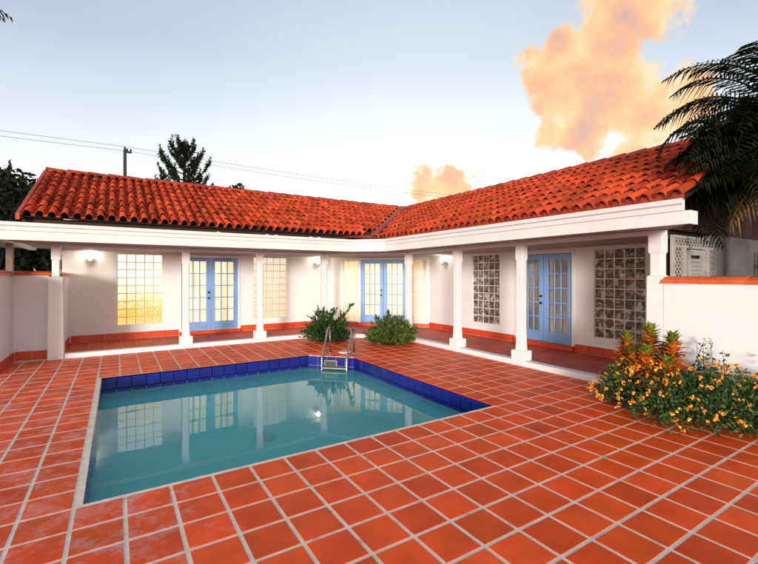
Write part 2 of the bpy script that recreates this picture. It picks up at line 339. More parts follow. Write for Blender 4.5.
# ------------------------------------------------------------------ ground
T = 0.30
g = MB(); BIG = 900.0; X0, X1, Y0, Y1 = -1.62, 13.6, -5.3, 13.2
g.add([(-BIG,-BIG,-0.06),(BIG,-BIG,-0.06),(BIG,BIG,-0.06),(-BIG,BIG,-0.06),(X0,Y0,-0.06),(6.58,Y0,-0.06),(6.58,-1.0,-0.06),(X1,-1.0,-0.06),(X1,Y1,-0.06),(X0,Y1,-0.06)],
      [(0,1,5,4),(1,2,8,7),(1,7,6,5),(2,3,9,8),(3,0,4,9)])
tag(g.build('ground', 'ground'), kind='structure')

# ------------------------------------------------------------------ deck with its tiles
PX0, PX1, PY0, PY1 = 0.05, 4.215, 0.035, 4.30          # pool, with the far right corner cut
CUT = (3.54, 3.625)                                    # cut starts at x on the back edge and at y on the right edge
pool_poly = [(PX0,PY0),(PX1,PY0),(PX1,CUT[1]),(CUT[0],PY1),(PX0,PY1)]
ring = MB()
outer = [(-1.6,-5.3),(6.6,-5.3),(6.6,4.93),(4.78,6.75),(-1.6,6.75)]
n = 5
ring.add([(*p,-0.0026) for p in outer]+[(*p,-0.0026) for p in pool_poly]+[(*p,-0.20) for p in outer]+[(*p,-0.20) for p in pool_poly],
   [(i,(i+1)%n,n+(i+1)%n,n+i) for i in range(n)] + [(n+i,n+(i+1)%n,3*n+(i+1)%n,3*n+i) for i in range(n)] + [(2*n+i,2*n+(i+1)%n,(i+1)%n,i) for i in range(n)])
deck = tag(ring.build('pool_deck', 'grout'), kind='structure')
regions = [[(1,0,0.0)], [(-1,0,-4.2)], [(0,1,0.0),(-1,0,0),(1,0,4.2)], [(0,-1,-4.32),(-1,0,0),(1,0,4.2)], [(-1,-1,-7.87),(0,1,4.32),(1,0,4.2)]]
deckhp = [(1,0,6.345),(-1,0,1.39),(0,1,6.495),(1,1,11.375)]
pieces = []
jj = 0.0118
for i in range(-5, 22):
    for j in range(-17, 22):
        x, y = i*T, j*T
        for hp in regions:
            p = clip([(x+jj,y+jj),(x+T-jj,y+jj),(x+T-jj,y+T-jj),(x+jj,y+T-jj)], deckhp + [(a,b,c-jj*0.9) for a,b,c in hp])
            if len(p) >= 3 and area(p) > 0.0012: pieces.append((p, area(p) > 0.0795))
cen = lambda p: Vector((sum(q[0] for q in p)/len(p), sum(q[1] for q in p)/len(p), 0))
pieces.sort(key=lambda q: -in_view(cen(q[0])))
full = []
for k in range(3):
    b = MB(); h = T/2-jj; e = 0.0035; ch = 0.006+0.003*k
    b.add([(-h,-h,-0.012),(h,-h,-0.012),(h,h,-0.012),(-h,h,-0.012),
           (-h,-h,-0.0016),(h,-h,-0.0016),(h,h,-0.0016),(-h,h,-0.0016),(-h+e,-h+e,0),(h-e,-h+e,0),(h-e,h-e,0),(-h+e,h-e,0)],
          [(0,1,5,4),(1,2,6,5),(2,3,7,6),(3,0,4,7),(4,5,9,8),(5,6,10,9),(6,7,11,10),(7,4,8,11),(8,9,10,11)])
    me = bpy.data.meshes.new('tile'); me.from_pydata(b.v, [], b.f); me.materials.append(M['deck_tile']); full.append(me)
rest = MB()
for k, (p, isfull) in enumerate(pieces):
    c = cen(p)
    if k < 300 and in_view(c):
        if isfull:
            inst('tile', full[k % 3], (c.x+random.uniform(-.0015,.0015), c.y+random.uniform(-.0015,.0015), random.uniform(-0.0003,0.0006)),
                 (R(random.uniform(-.12,.12)), R(random.uniform(-.12,.12)), R(random.uniform(-.45,.45)) + random.choice((0,90,180,270))*math.pi/180), deck)
        else: MB().prism(p, -0.012, random.uniform(-0.0002,0.0006), 0.002).build('tile', 'deck_tile', deck)
    else: rest.prism(p, -0.012, random.uniform(-0.0003,0.0006), 0.002)
o = rest.build('deck_tiles', 'deck_tile', deck); o['kind'] = 'stuff'

# ------------------------------------------------------------------ swimming pool
pool = empty('swimming_pool', (2.1, 2.1, -1.2))
tag(pool, 'in-ground swimming pool lined with dark blue waterline tiles and one corner cut off', 'swimming pool')
bs = MB(); off = 0.02
def grow(poly, d):
    c = Vector((2.1,2.1)); return [(p[0]+(d if p[0]>c.x else -d), p[1]+(d if p[1]>c.y else -d)) for p in poly]
wallp = grow(pool_poly, 0.012); n = 5
bs.add([(*p,-0.012) for p in wallp]+[(*p,-1.05) for p in wallp]+[(*p,-1.20) for p in grow(pool_poly,0.15)]+[(*p,-0.21) for p in grow(pool_poly,0.15)]+[(*p,-0.21) for p in wallp],
       [(i,n+i,n+(i+1)%n,(i+1)%n) for i in range(n)] + [tuple(range(n,2*n))] + [(2*n+i,2*n+(i+1)%n,3*n+(i+1)%n,3*n+i) for i in range(n)])
bs.build('basin', 'pool_plaster', pool)
cp = MB()
for i in range(5):
    a, b = Vector(pool_poly[i]), Vector(pool_poly[(i+1)%5]); d = (b-a).normalized(); nn = Vector((d.y,-d.x))
    wd = 0.046 if i == 4 else 0.026
    q = [a, b, b+nn*wd+d*(0.0), a+nn*wd]
    cp.prism([(v.x,v.y) for v in q], -0.03, -0.0015 - 0.0004*i)
cp.build('rim', 'grout', pool)
def edge_tiles():
    for i in range(5):
        a, b = Vector(pool_poly[i]), Vector(pool_poly[(i+1)%5]); ln = (b-a).length; d = (b-a).normalized(); nn = Vector((-d.y, d.x))
        F = (Vector((a.x,a.y,0)), Vector((d.x,d.y,0)), Vector((nn.x,nn.y,0)))
        MB().fbox(F, 0.0, ln, -0.40, -0.014, -0.010, 0.0).build('tile_bed', 'pool_grout', pool)
        k = max(1, round(ln/0.2)); wd = ln/k
        for row, (z0, z1) in enumerate(((-0.192,-0.018),(-0.372,-0.198))):
            for q in range(k):
                MB().fbox(F, q*wd+0.003, (q+1)*wd-0.003, z0, z1, 0.001, 0.008+random.uniform(0,.0015), 0.003).build('edge_tile', 'blue_tile', pool)
edge_tiles()
def disc(name, c, r, z0, z1, mat, parent, n=20):
    return MB().prism([(c[0]+r*math.cos(2*math.pi*k/n), c[1]+r*math.sin(2*math.pi*k/n)) for k in range(n)], z0, z1, 0.004).build(name, mat, parent)
dr = disc('drain', (2.31, 3.20), 0.19, -1.05, -1.025, 'skimmer_dark', pool)
for k in range(5): MB().box(2.23+k*0.035, 2.25+k*0.035, 3.12, 3.28, -1.0249, -1.021).build('slot', 'white_plastic', dr)
# skimmer mouth in the cut corner
a, b = Vector(pool_poly[2]), Vector(pool_poly[3]); d = (b-a).normalized(); nn = Vector((-d.y,d.x)); ln = (b-a).length
FC = (Vector((a.x,a.y,0)), Vector((d.x,d.y,0)), Vector((nn.x,nn.y,0)))
sk = MB(); s0, s1 = ln/2-0.13, ln/2+0.15
for q in ((s0,s1,-0.10,-0.075),(s0,s1,-0.215,-0.195),(s0,s0+0.03,-0.195,-0.10),(s1-0.03,s1,-0.195,-0.10)): sk.fbox(FC, *q, 0.006, 0.022, 0.003)
sk = sk.build('skimmer', 'timber_post', pool)
MB().fbox(FC, s0+0.03, s1-0.03, -0.195, -0.10, 0.0085, 0.0125).build('skimmer_mouth', 'skimmer_dark', sk)
wt = MB().prism(grow(pool_poly, -0.006), -0.275, -0.25)
wt = MB(); wt.add([(*p,-0.25) for p in grow(pool_poly, 0.004)], [(0,1,2,3,4)])
tag(wt.build('pool_water', 'water'), kind='structure')

# ------------------------------------------------------------------ house
house = empty('house', (7.5, 7.5, 0))
tag(house, 'low white courtyard house with red barrel tiled roof, blue french doors and columned porch', 'house')
WZ = 2.30
FL = (Vector((-0.78,8.1,0)), Vector((1,0,0)), Vector((0,-1,0)))                       # wall behind the long porch
dv = Vector((8.0-5.85, 5.93-8.1, 0)); CL = dv.length; dv.normalize()
FCH = (Vector((5.85,8.1,0)), dv, Vector((dv.y,-dv.x,0)))                              # entry wall across the corner
FRT = (Vector((8.0,5.93,0)), Vector((0,-1,0)), Vector((-1,0,0)))                      # wall of the other wing
LLEN, RLEN = 6.63, 6.85
def wall(F, ln, holes, z1=WZ, dep=0.14):
    b = MB(); xs = sorted({0.0, ln, *[h[0] for h in holes], *[h[1] for h in holes]}); zs = sorted({0.0, z1, *[h[2] for h in holes], *[h[3] for h in holes]})
    P = lambda a, z, d: F[0]+F[1]*a+Vector((0,0,z))+F[2]*d
    for i in range(len(xs)-1):
        for k in range(len(zs)-1):
            mx, mz = (xs[i]+xs[i+1])/2, (zs[k]+zs[k+1])/2
            if any(h[0]<mx<h[1] and h[2]<mz<h[3] for h in holes): continue
            b.add([P(xs[i],zs[k],0),P(xs[i+1],zs[k],0),P(xs[i+1],zs[k+1],0),P(xs[i],zs[k+1],0)], [(0,1,2,3)])
    for a0,a1,h0,h1 in holes:
        for q in (((a0,h0),(a0,h1)),((a0,h1),(a1,h1)),((a1,h1),(a1,h0)),((a1,h0),(a0,h0))):
            (u0,w0),(u1,w1) = q; b.add([P(u0,w0,0),P(u1,w1,0),P(u1,w1,-dep),P(u0,w0,-dep)], [(0,1,2,3)])
    b.fbox(F, 0, ln, 0, z1, -dep-0.06, -dep-0.05)
    return b.build('wall', 'wall_paint', house)
hl = [(1.05,2.0,0.425,2.125), (2.44,3.84,0.17,2.10), (4.27,5.22,0.41,2.12)]
s_ = lambda x: (x-5.85)/dv.x
hc = [(s_(6.144)-0.02, s_(6.507), 0.21, 2.09), (s_(6.551)-0.02, s_(7.497)+0.02, 0.19, 2.09), (s_(7.55), s_(7.955), 0.21, 2.09)]
ry = lambda y: 5.93-y
hr = [(ry(4.20),ry(3.30),0.425,2.12), (ry(2.77),ry(1.43),0.19,2.08), (ry(0.975),ry(0.06),0.43,2.11)]
wall(FL, LLEN, hl); wall(FCH, CL, hc); wall(FRT, RLEN, hr)
# outer shell
sh = MB()
sh.box(-0.78,-0.62,8.11,12.0,0,2.35); sh.box(-0.78,12.4,11.85,12.0,0,2.35)
sh.box(12.25,12.4,-0.9,12.0,0,2.35)
sh.build('outer_wall', 'wall_paint', house)
def gable(pts, name='gable_wall', mat='wall_paint'):
    b = MB(); n = len(pts)//2; b.add(pts, [tuple(range(n)), tuple(range(2*n-1,n-1,-1))] + [(i,n+i,n+(i+1)%n,(i+1)%n) for i in range(n)]); return b.build(name, mat, house)
RX, RY, RZ = 9.04, 8.64, 4.0                              # ridge lines
gable([(-0.77,8.1,2.3),(-0.77,12.0,2.3),(-0.77,8.64,3.85),(-0.63,8.1,2.3),(-0.63,12.0,2.3),(-0.63,8.64,3.85)])
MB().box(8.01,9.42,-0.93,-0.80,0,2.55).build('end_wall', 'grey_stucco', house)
MB().box(9.42,12.3,-0.93,-0.80,0,2.55).build('end_wall', 'grey_stucco', house)  # white stretch of wall; the grey puts palm shade into its colour
gable([(6.1,-0.94,2.235),(12.3,-0.94,2.235),(12.3,-0.94,2.56),(9.04,-0.94,3.9),(6.1,-0.94,2.6),(6.1,-0.80,2.235),(12.3,-0.80,2.235),(12.3,-0.80,2.56),(9.04,-0.80,3.9),(6.1,-0.80,2.6)], mat='dark_timber')

# glass block windows
def block_window(F, h, mat, mortar, cols=5, rows=9):
    a0,a1,z0,z1 = h
    wn = MB().fbox(F, a0-0.002, a1+0.002, z0-0.002, z1+0.002, -0.10, -0.036).build('window', mortar, house)
    bw, bh = (a1-a0)/cols, (z1-z0)/rows
    b = MB(); b.fbox((Vector((0,0,0)),F[1],F[2]), -bw/2+0.008, bw/2-0.008, 0.008, bh-0.008, -0.053, -0.035, 0.0)
    # pillowed face
    c = 0.018; P = lambda s, z, d: F[1]*s+Vector((0,0,z))+F[2]*d
    x0,x1,y0,y1 = -bw/2+0.010, bw/2-0.010, 0.010, bh-0.010
    b = MB(); b.add([P(x0,y0,-0.053),P(x1,y0,-0.053),P(x1,y1,-0.053),P(x0,y1,-0.053),P(x0,y0,-0.034),P(x1,y0,-0.034),P(x1,y1,-0.034),P(x0,y1,-0.034),
                     P(x0+c,y0+c,-0.026),P(x1-c,y0+c,-0.026),P(x1-c,y1-c,-0.026),P(x0+c,y1-c,-0.026)],
                    [(4,5,1,0),(5,6,2,1),(6,7,3,2),(7,4,0,3),(8,9,5,4),(9,10,6,5),(10,11,7,6),(11,8,4,7),(11,10,9,8)])
    me = bpy.data.meshes.new('glass_block'); me.from_pydata([tuple(v) for v in b.v], [], b.f); me.materials.append(M[mat]); me.update()
    import bmesh
    bm = bmesh.new(); bm.from_mesh(me); bmesh.ops.recalc_face_normals(bm, faces=bm.faces[:]); bm.to_mesh(me); bm.free()
    for i in range(cols):
        for k in range(rows):
            inst('glass_block', me, F[0]+F[1]*(a0+(i+.5)*bw)+Vector((0,0,z0+k*bh)), (0,0,0), wn)
    return wn
tag(block_window(FL, hl[0], 'block_amber', 'mortar_lit'), 'lit glass block window glowing white above and amber below')
tag(block_window(FL, hl[2], 'block_cream', 'mortar_lit'), 'lit glass block window glowing cream beside the blue doors')
tag(block_window(FRT, hr[0], 'block_dark', 'mortar'), 'unlit glass block window between porch corner and blue doors')
tag(block_window(FRT, hr[2], 'block_dark', 'mortar'), 'unlit glass block window by the end of the porch')

# french doors
def door_leaf(F, a0, a1, z0, z1, curtain, hinge_left, knob):
    st, top, bot, mun = 0.105, 0.11, 0.22, 0.022
    ga0, ga1, gz0, gz1 = a0+st, a1-st, z0+bot, z1-top
    b = MB(); d0, d1 = -0.055, -0.015
    b.fbox(F, a0, ga0, z0, z1, d0, d1, 0.003); b.fbox(F, ga1, a1, z0, z1, d0, d1, 0.003)
    b.fbox(F, ga0, ga1, z0, gz0, d0, d1-0.0008); b.fbox(F, ga0, ga1, gz1, z1, d0, d1-0.0008)
    pw, ph = (ga1-ga0)/3, (gz1-gz0)/5
    for i in (1,2): b.fbox(F, ga0+i*pw-mun/2, ga0+i*pw+mun/2, gz0, gz1, d0+0.008, d1-0.004)
    for k in range(1,5): b.fbox(F, ga0, ga1, gz0+k*ph-mun/2, gz0+k*ph+mun/2, d0+0.008, d1-0.0065)
    dr = b.build('door', 'blue_paint', house)
    for i in range(3):
        for k in range(5):
            m2 = mun/2
            MB().fbox(F, ga0+i*pw+(m2 if i else 0), ga0+(i+1)*pw-(m2 if i<2 else 0), gz0+k*ph+(m2 if k else 0), gz0+(k+1)*ph-(m2 if k<4 else 0), -0.040, -0.034).build('pane', 'pane_glass', dr)
    cu = MB(); n = 46; P = lambda s, z, d: F[0]+F[1]*s+Vector((0,0,z))+F[2]*d
    vs = []; ph0 = random.random()*6
    for i in range(n+1):
        s = a0+0.02+(a1-a0-0.04)*i/n; dd = -0.068+0.005*math.sin(i*0.95+ph0)+0.004*math.sin(i*0.37+ph0*2)
        vs += [P(s, z0+0.02, dd), P(s, z1-0.02, dd*0.95)]
    cu.add(vs, [(2*i,2*i+2,2*i+3,2*i+1) for i in range(n)]); cu.build('curtain', curtain, dr, True)
    if knob:
        ks = a1-0.05 if hinge_left else a0+0.05
        for kz in (1.02, 1.17):
            p = P(ks, kz, d1); q = F[2]
            MB().tube([p, p+q*0.012, p+q*0.013, p+q*0.035, p+q*0.05, p+q*0.058], [0.026,0.026,0.011,0.011,0.024,0.012], 10).build('handle', 'dark_metal', dr)
    return dr
def double_door(F, h, curtain):
    a0,a1,z0,z1 = h; mid = (a0+a1)/2
    door_leaf(F, a0+0.006, mid-0.004, z0+0.012, z1-0.006, curtain, True, True)
    door_leaf(F, mid+0.004, a1-0.006, z0+0.012, z1-0.006, curtain, False, False)
    c = MB(); w_ = 0.055
    c.fbox(F, a0-w_, a0, z0, z1+w_, 0.0012, 0.016, 0.002); c.fbox(F, a1, a1+w_, z0, z1+w_, 0.0012, 0.016, 0.002); c.fbox(F, a0, a1, z1, z1+w_-0.001, 0.0012, 0.015)
    c.build('door_casing', 'white_paint', house)
    MB().fbox(F, a0-0.06, a1+0.06, 0.088, z0+0.004, 0.0015, 0.075, 0.004).build('door_step', 'base_tile', house)
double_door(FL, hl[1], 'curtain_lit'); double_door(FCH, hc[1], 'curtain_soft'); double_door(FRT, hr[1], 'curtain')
def sidelight(F, h, curtain):
    a0,a1,z0,z1 = h; b = MB(); t = 0.028
    b.fbox(F, a0, a0+t, z0, z1, -0.05, -0.008); b.fbox(F, a1-t, a1, z0, z1, -0.05, -0.008)
    b.fbox(F, a0+t, a1-t, z0, z0+t, -0.05, -0.009); b.fbox(F, a0+t, a1-t, z1-t, z1, -0.05, -0.009); b.fbox(F, a0+t, a1-t, 1.02, 1.055, -0.05, -0.009)
    sw = b.build('sidelight', 'white_paint', house)
    for za, zb in ((z0+t,1.02),(1.055,z1-t)): MB().fbox(F, a0+t, a1-t, za, zb, -0.033, -0.028).build('pane', 'pane_glass', sw)
    cu = MB(); n = 24; P = lambda s, z, d: F[0]+F[1]*s+Vector((0,0,z))+F[2]*d; vs = []
    for i in range(n+1):
        dd = -0.10+0.012*math.sin(i*1.1); vs += [P(a0+0.01+(a1-a0-0.02)*i/n, z0+0.01, dd), P(a0+0.01+(a1-a0-0.02)*i/n, z1-0.01, dd)]
    cu.add(vs, [(2*i,2*i+2,2*i+3,2*i+1) for i in range(n)]); cu.build('curtain', curtain, sw, True)
    gb = MB()
    for i in (1,2): gb.fbox(F, a0+(a1-a0)*i/3-0.006, a0+(a1-a0)*i/3+0.006, z0+t, z1-t, -0.055, -0.045)
    for k in range(1,8): gb.fbox(F, a0+t, a1-t, z0+(z1-z0)*k/8-0.005, z0+(z1-z0)*k/8+0.005, -0.0545, -0.0455)
    gb.build('security_grille', 'white_paint', sw)
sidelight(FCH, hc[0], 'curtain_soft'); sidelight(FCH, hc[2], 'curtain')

# skirting of single red tiles
def skirting(F, ranges, z0, z1, parent, ln=0.3, d=0.016):
    for a0, a1 in ranges:
        k = max(1, round((a1-a0)/ln)); wd = (a1-a0)/k
        for q in range(k): MB().fbox(F, a0+q*wd+0.003, a0+(q+1)*wd-0.003, z0, z1+random.uniform(-.002,.002), 0.0012, d+random.uniform(-.001,.001), 0.003).build('skirting_tile', 'base_tile', parent)
skirting(FL, [(0.16,2.37),(3.91,LLEN)], 0.088, 0.245, house); skirting(FRT, [(0.0,ry(2.77)-0.065),(ry(1.43)+0.065,RLEN)], 0.088, 0.245, house)
skirting(FCH, [(0,hc[1][0]-0.065),(hc[1][1]+0.065,CL)], 0.088, 0.20, house)

# porch floor
pf = MB()
pf.prism([(-0.66,6.6),(4.85,6.6),(6.45,5.0),(6.45,-0.9),(8.0,-0.9),(8.0,5.93),(5.85,8.1),(-0.66,8.1)], 0.0, 0.078)
pf = pf.build('porch_floor', 'grout', house)
KF = [(-0.60,6.5),(4.88,6.5),(6.35,5.03),(6.35,-0.90)]
kb = MB(); kb.sweep(KF, [(0.0,-0.003),(0.0,0.082),(0.008,0.09),(0.165,0.09),(0.165,-0.003)]); kb.build('kerb', 'white_paint', house)
preg = [[(1,0,4.815),(-1,0,0.645),(0,-1,-6.668),(0,1,8.082)], [(0,1,4.955),(0,-1,0.88),(-1,0,-6.518),(1,0,7.982)],
        [(-1,-1,-11.62),(0,-1,-4.955),(-1,0,-4.815),(1,0,7.982),(0,1,8.082),(2.17,2.15,2.17*8.0+2.15*5.93-0.05)]]
h = T/2-0.0045
bt = MB().prism([(-h,-h),(h,-h),(h,h),(-h,h)], 0, 0.009, 0.002)
ptm = bpy.data.meshes.new('floor_tile'); ptm.from_pydata(bt.v, [], bt.f); ptm.materials.append(M['porch_tile'])
for hp in preg:
    for i in range(-4, 28):
        for j in range(-5, 29):
            x, y = i*T+0.05, j*T+0.06
            p = clip([(x+.0045,y+.0045),(x+T-.0045,y+.0045),(x+T-.0045,y+T-.0045),(x+.0045,y+T-.0045)], hp)
            if len(p) < 3 or area(p) < 0.002: continue
            if area(p) > 0.0845: inst('floor_tile', ptm, (x+T/2, y+T/2, 0.077+random.uniform(0,.0015)), (0,0,0), pf)
            else: MB().prism(p, 0.077, 0.0865, 0.002).build('floor_tile', 'porch_tile', pf)

# columns
def column(x, y, base=True, hw=0.068):
    c = MB()
    secs = [(0.0,hw,0.012)] if not base else [(-0.002,0.126,0.004),(0.252,0.126,0.004),(0.262,0.118,0.006),(0.264,hw+0.008,0.01),(0.55,hw,0.014)]
    secs += [(1.88,hw,0.016),(1.91,hw+0.007,0.004),(2.166,hw+0.007,0.004)]
    c.loft(x, y, secs); return c.build('column', 'white_paint', house)
for x in (1.565, 3.225): column(x, 6.615)
column(4.93, 6.60); column(6.445, 4.85)
for y in (3.10, 1.435): column(6.465, y)
pc = MB(); pc.loft(-0.735, 6.60, [(-0.002,0.125,0.004),(1.58,0.115,0.006),(1.60,0.062,0.012),(1.90,0.062,0.016),(1.93,0.074,0.004),(2.166,0.074,0.004)]); pc.build('column', 'white_paint', house)
pe = MB(); pe.loft(6.46, -0.815, [(-0.002,0.105,0.004),(1.60,0.10,0.008),(1.62,0.072,0.012),(1.90,0.072,0.012),(1.93,0.085,0.004),(2.166,0.085,0.004)]); pe.build('column', 'white_paint', house)
MB().loft(-1.40, 6.50, [(1.60,0.052,0.01),(2.205,0.052,0.01)]).build('post', 'timber_post', house)
MB().box(-1.46,-1.34,5.45,9.0,2.205,2.26).build('side_beam', 'white_paint', house)
# beam on the columns, ceilings, fascia
BP = [(-2.4,6.535),(4.90,6.535),(6.385,5.05),(6.385,-0.90)]
bm_ = MB(); bm_.sweep([(-0.81,6.535)]+BP[1:], [(0,2.166),(0,2.222),(0.15,2.222),(0.15,2.166)]); bm_.build('beam', 'white_paint', house)
ce = MB()
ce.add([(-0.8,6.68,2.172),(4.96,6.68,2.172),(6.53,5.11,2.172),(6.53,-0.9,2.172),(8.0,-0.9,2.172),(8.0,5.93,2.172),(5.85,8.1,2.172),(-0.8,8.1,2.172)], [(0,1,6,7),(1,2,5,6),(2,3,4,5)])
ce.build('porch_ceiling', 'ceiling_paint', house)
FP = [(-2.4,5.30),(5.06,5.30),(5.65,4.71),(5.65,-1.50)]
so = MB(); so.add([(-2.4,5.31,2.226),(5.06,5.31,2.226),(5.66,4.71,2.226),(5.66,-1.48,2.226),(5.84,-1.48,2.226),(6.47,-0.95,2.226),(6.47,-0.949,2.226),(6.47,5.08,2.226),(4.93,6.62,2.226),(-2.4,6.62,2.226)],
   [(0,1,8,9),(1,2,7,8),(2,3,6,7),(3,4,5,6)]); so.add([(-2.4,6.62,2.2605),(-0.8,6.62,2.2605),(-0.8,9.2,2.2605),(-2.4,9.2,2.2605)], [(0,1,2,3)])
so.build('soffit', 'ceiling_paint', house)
f1 = MB(); f1.sweep(FP+[(5.84,-1.50)], [(0,2.192),(0,2.342),(0.03,2.342),(0.03,2.192)]); f1.build('fascia', 'fascia_paint', house)
f2 = MB(); f2.sweep([(-2.4,5.30),(5.06,5.30),(5.65,4.71),(5.65,-1.43)], [(-0.012,2.346),(-0.016,2.41),(-0.045,2.425),(-0.05,2.478),(-0.035,2.484),(0.04,2.478),(0.04,2.346)]); f2.build('gutter', 'fascia_paint', house)
# low roof edge behind the gutter, dark under the tiles
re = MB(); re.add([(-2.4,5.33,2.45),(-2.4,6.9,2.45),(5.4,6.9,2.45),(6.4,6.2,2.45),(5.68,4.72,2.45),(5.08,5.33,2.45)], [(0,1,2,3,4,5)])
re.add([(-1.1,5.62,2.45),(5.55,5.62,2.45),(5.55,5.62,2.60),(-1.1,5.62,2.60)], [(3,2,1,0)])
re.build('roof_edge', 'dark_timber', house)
for x in (3.02,3.22,4.05,4.25,2.0): MB().box(x,x+0.06,5.44,5.50,2.487,2.515).build('gutter_bracket', 'white_plastic', house)

# roof with its barrel tiles
roof = empty('roof', (7.0, 7.0, 2.5), house); roof.parent = house
EXW, ROWS = 0.172, 9
def tile_mesh(slope_len, taper=0.012):
    """one S-shaped barrel tile, origin at its lower middle, running up +Y"""
    prof = []
    wv = EXW
    for k in range(4): t = k/3; prof.append((-wv*0.56+0.062*t, 0.004-0.020*math.sin(math.pi*t)))
    for k in range(1,9): a = math.pi*(1-k/8); prof.append((0.024+0.058*math.cos(a), 0.004+0.080*math.sin(a)))
    b = MB(); n = len(prof); L_ = slope_len+0.07; th = 0.013
    lo = [(x, 0, z+0.030) for x, z in prof]; hi = [((x-0.02)*0.90+0.02, L_, z*0.88) for x, z in prof]; lb = [(x, 0, max(z+0.030-th*1.3, -0.01)) for x, z in prof]
    b.add(lo+hi+lb, [(i,i+1,n+i+1,n+i) for i in range(n-1)] + [(2*n+i,2*n+i+1,i+1,i) for i in range(n-1)])
    me = bpy.data.meshes.new('roof_tile'); me.from_pydata(b.v, [], b.f); me.materials.append(M['roof_tile']); me.polygons.foreach_set('use_smooth', [i < n-1 for i in range(len(b.f))]); me.update()
    return me
EL, ER = (5.42, 2.60), (5.60, 2.478)                      # eave of each slope: distance out and height
def slope(kind):
    e0, z0 = EL if kind == 'l' else ER; r0 = RY if kind == 'l' else RX
    run, rise = r0-e0, RZ-z0; L_ = math.hypot(run, rise); return e0, z0, run, rise, L_, math.atan2(rise, run)
tiles = []
vk = RX-RY
for kind in 'lr':
    e0, z0, run, rise, L_, ang = slope(kind); step = L_/ROWS; me = tile_mesh(step)
    lo, hi = ((-1.13, 9.2) if kind == 'l' else (-1.45, 8.9))
    k = 0; p = lo+EXW/2
    while p < hi:
        for r in range(ROWS):
            t = (r+0.05)/ROWS; q = e0+run*t; z = z0+rise*t; tm = e0+run*(r+0.5)/ROWS
            if kind == 'l':
                if p > tm+vk-0.10 and tm+vk > 5.2: continue
                if p > 5.62 and r < 1: continue
                tiles.append((kind, me, (p, q, z), (ang, 0, 0)))
            else:
                if p > tm-vk-0.10: continue
                tiles.append((kind, me, (q, p, z), Euler((ang,0,-math.pi/2)).copy()))
        p += EXW
tiles.sort(key=lambda t: -in_view(t[2], 10))
stuff_v, stuff_f = [], []
for k, (kind, me, loc, rot) in enumerate(tiles):
    rot = Euler((rot[0]+R(random.uniform(-1.2,1.2)), random.uniform(-1,1)*R(1.5), rot[2]+R(random.uniform(-1.0,1.0))))
    loc = Vector(loc)+Vector((random.uniform(-.006,.006), random.uniform(-.006,.006), random.uniform(0,.008)))
    if k < 300: inst('roof_tile', me, loc, rot, roof)
    else:
        mt = Matrix.Translation(loc) @ rot.to_matrix().to_4x4(); o_ = len(stuff_v)
        stuff_v += [tuple(mt @ v.co) for v in me.vertices]; stuff_f += [tuple(i+o_ for i in q.vertices) for q in me.polygons]
o = link_mesh('roof_tiles', stuff_v, stuff_f, 'roof_tile', roof, smooth=True); o['kind'] = 'stuff'
dk = MB()
zl = lambda y: EL[1]+(RZ-EL[1])*(y-EL[0])/(RY-EL[0]); zr = lambda x: ER[1]+(RZ-ER[1])*(x-ER[0])/(RX-ER[0])
dk.add([(-1.08,EL[0]+0.06,EL[1]-0.005),(ER[0],EL[0]+0.06,EL[1]-0.005),(RX,RY,RZ-0.03),(-1.08,RY,RZ-0.03),(ER[0]+0.06,-1.45,ER[1]-0.005),(RX,-1.45,RZ-0.03),(ER[0]+0.06,EL[0]+0.06,ER[1]-0.005),
        (-1.08,12.1,2.55),(12.5,12.1,2.55),(12.5,-1.45,2.55)],
       [(0,1,2,3),(4,5,2,6),(3,2,8,7),(5,9,8,2)])
dk.build('roof_deck', 'roof_felt', roof)
bkr = MB(); bkr.add([(-1.08,RY,RZ+0.03),(RX,RY,RZ+0.03),(12.6,12.2,2.58),(-1.08,12.2,2.58),(RX,-1.45,RZ+0.03),(12.6,-1.45,2.58)], [(0,1,2,3),(4,5,2,1)]); bkr.build('rear_slope', 'ridge_tile', roof)
# rake tiles on the gable end, ridge tiles, valley
def half_round(p, q, r0, r1, name, parent, mat='ridge_tile', n=7, lift=0.0):
    p, q = Vector(p), Vector(q); d = (q-p).normalized(); s = d.cross(Vector((0,0,1))).normalized(); u = s.cross(d).normalized(); vs = []
    for c, r in ((p,r0),(q,r1)):
        for k in range(n): a = math.pi*k/(n-1); vs.append(c+s*math.cos(a)*r+u*(math.sin(a)*r*0.85+lift))
    b = MB(); b.add(vs, [(k,k+1,n+k+1,n+k) for k in range(n-1)]+[tuple(range(n-1,-1,-1)), tuple(range(n,2*n))]); return b.build(name, mat, parent, False)
k = 0; x = -1.12
while x < RX-0.1:
    half_round((min(x+0.43,RX),RY,RZ+0.02+0.01*(k%2)), (x,RY,RZ+0.035), 0.085, 0.10, 'ridge_tile', roof); x += 0.40; k += 1
y = -1.48
while y < RY-0.1:
    half_round((RX,min(y+0.43,RY),RZ+0.02), (RX,y,RZ+0.035), 0.085, 0.10, 'ridge_tile', roof); y += 0.40
for r in range(10):
    f = lambda t: Vector((ER[0]-0.02+(RX-ER[0])*t, EL[0]-0.35*(1-t)+(RY-EL[0])*t, 2.55+(RZ-2.55)*t+0.035)); half_round(f((r+1.05)/10), f(r/10), 0.085, 0.10, 'valley_tile', roof, 'ridge_tile', 5, 0.02)
rb = MB()
for dx in (0,): rb.add([(-1.155,EL[0],EL[1]-0.06),(-1.155,RY,RZ-0.06),(-1.155,RY,RZ+0.045),(-1.155,EL[0],EL[1]+0.045),(-1.10,EL[0],EL[1]-0.06),(-1.10,RY,RZ-0.06),(-1.10,RY,RZ+0.045),(-1.10,EL[0],EL[1]+0.045)],[(3,2,1,0),(4,5,6,7),(0,1,5,4),(2,3,7,6),(1,2,6,5),(3,0,4,7)])
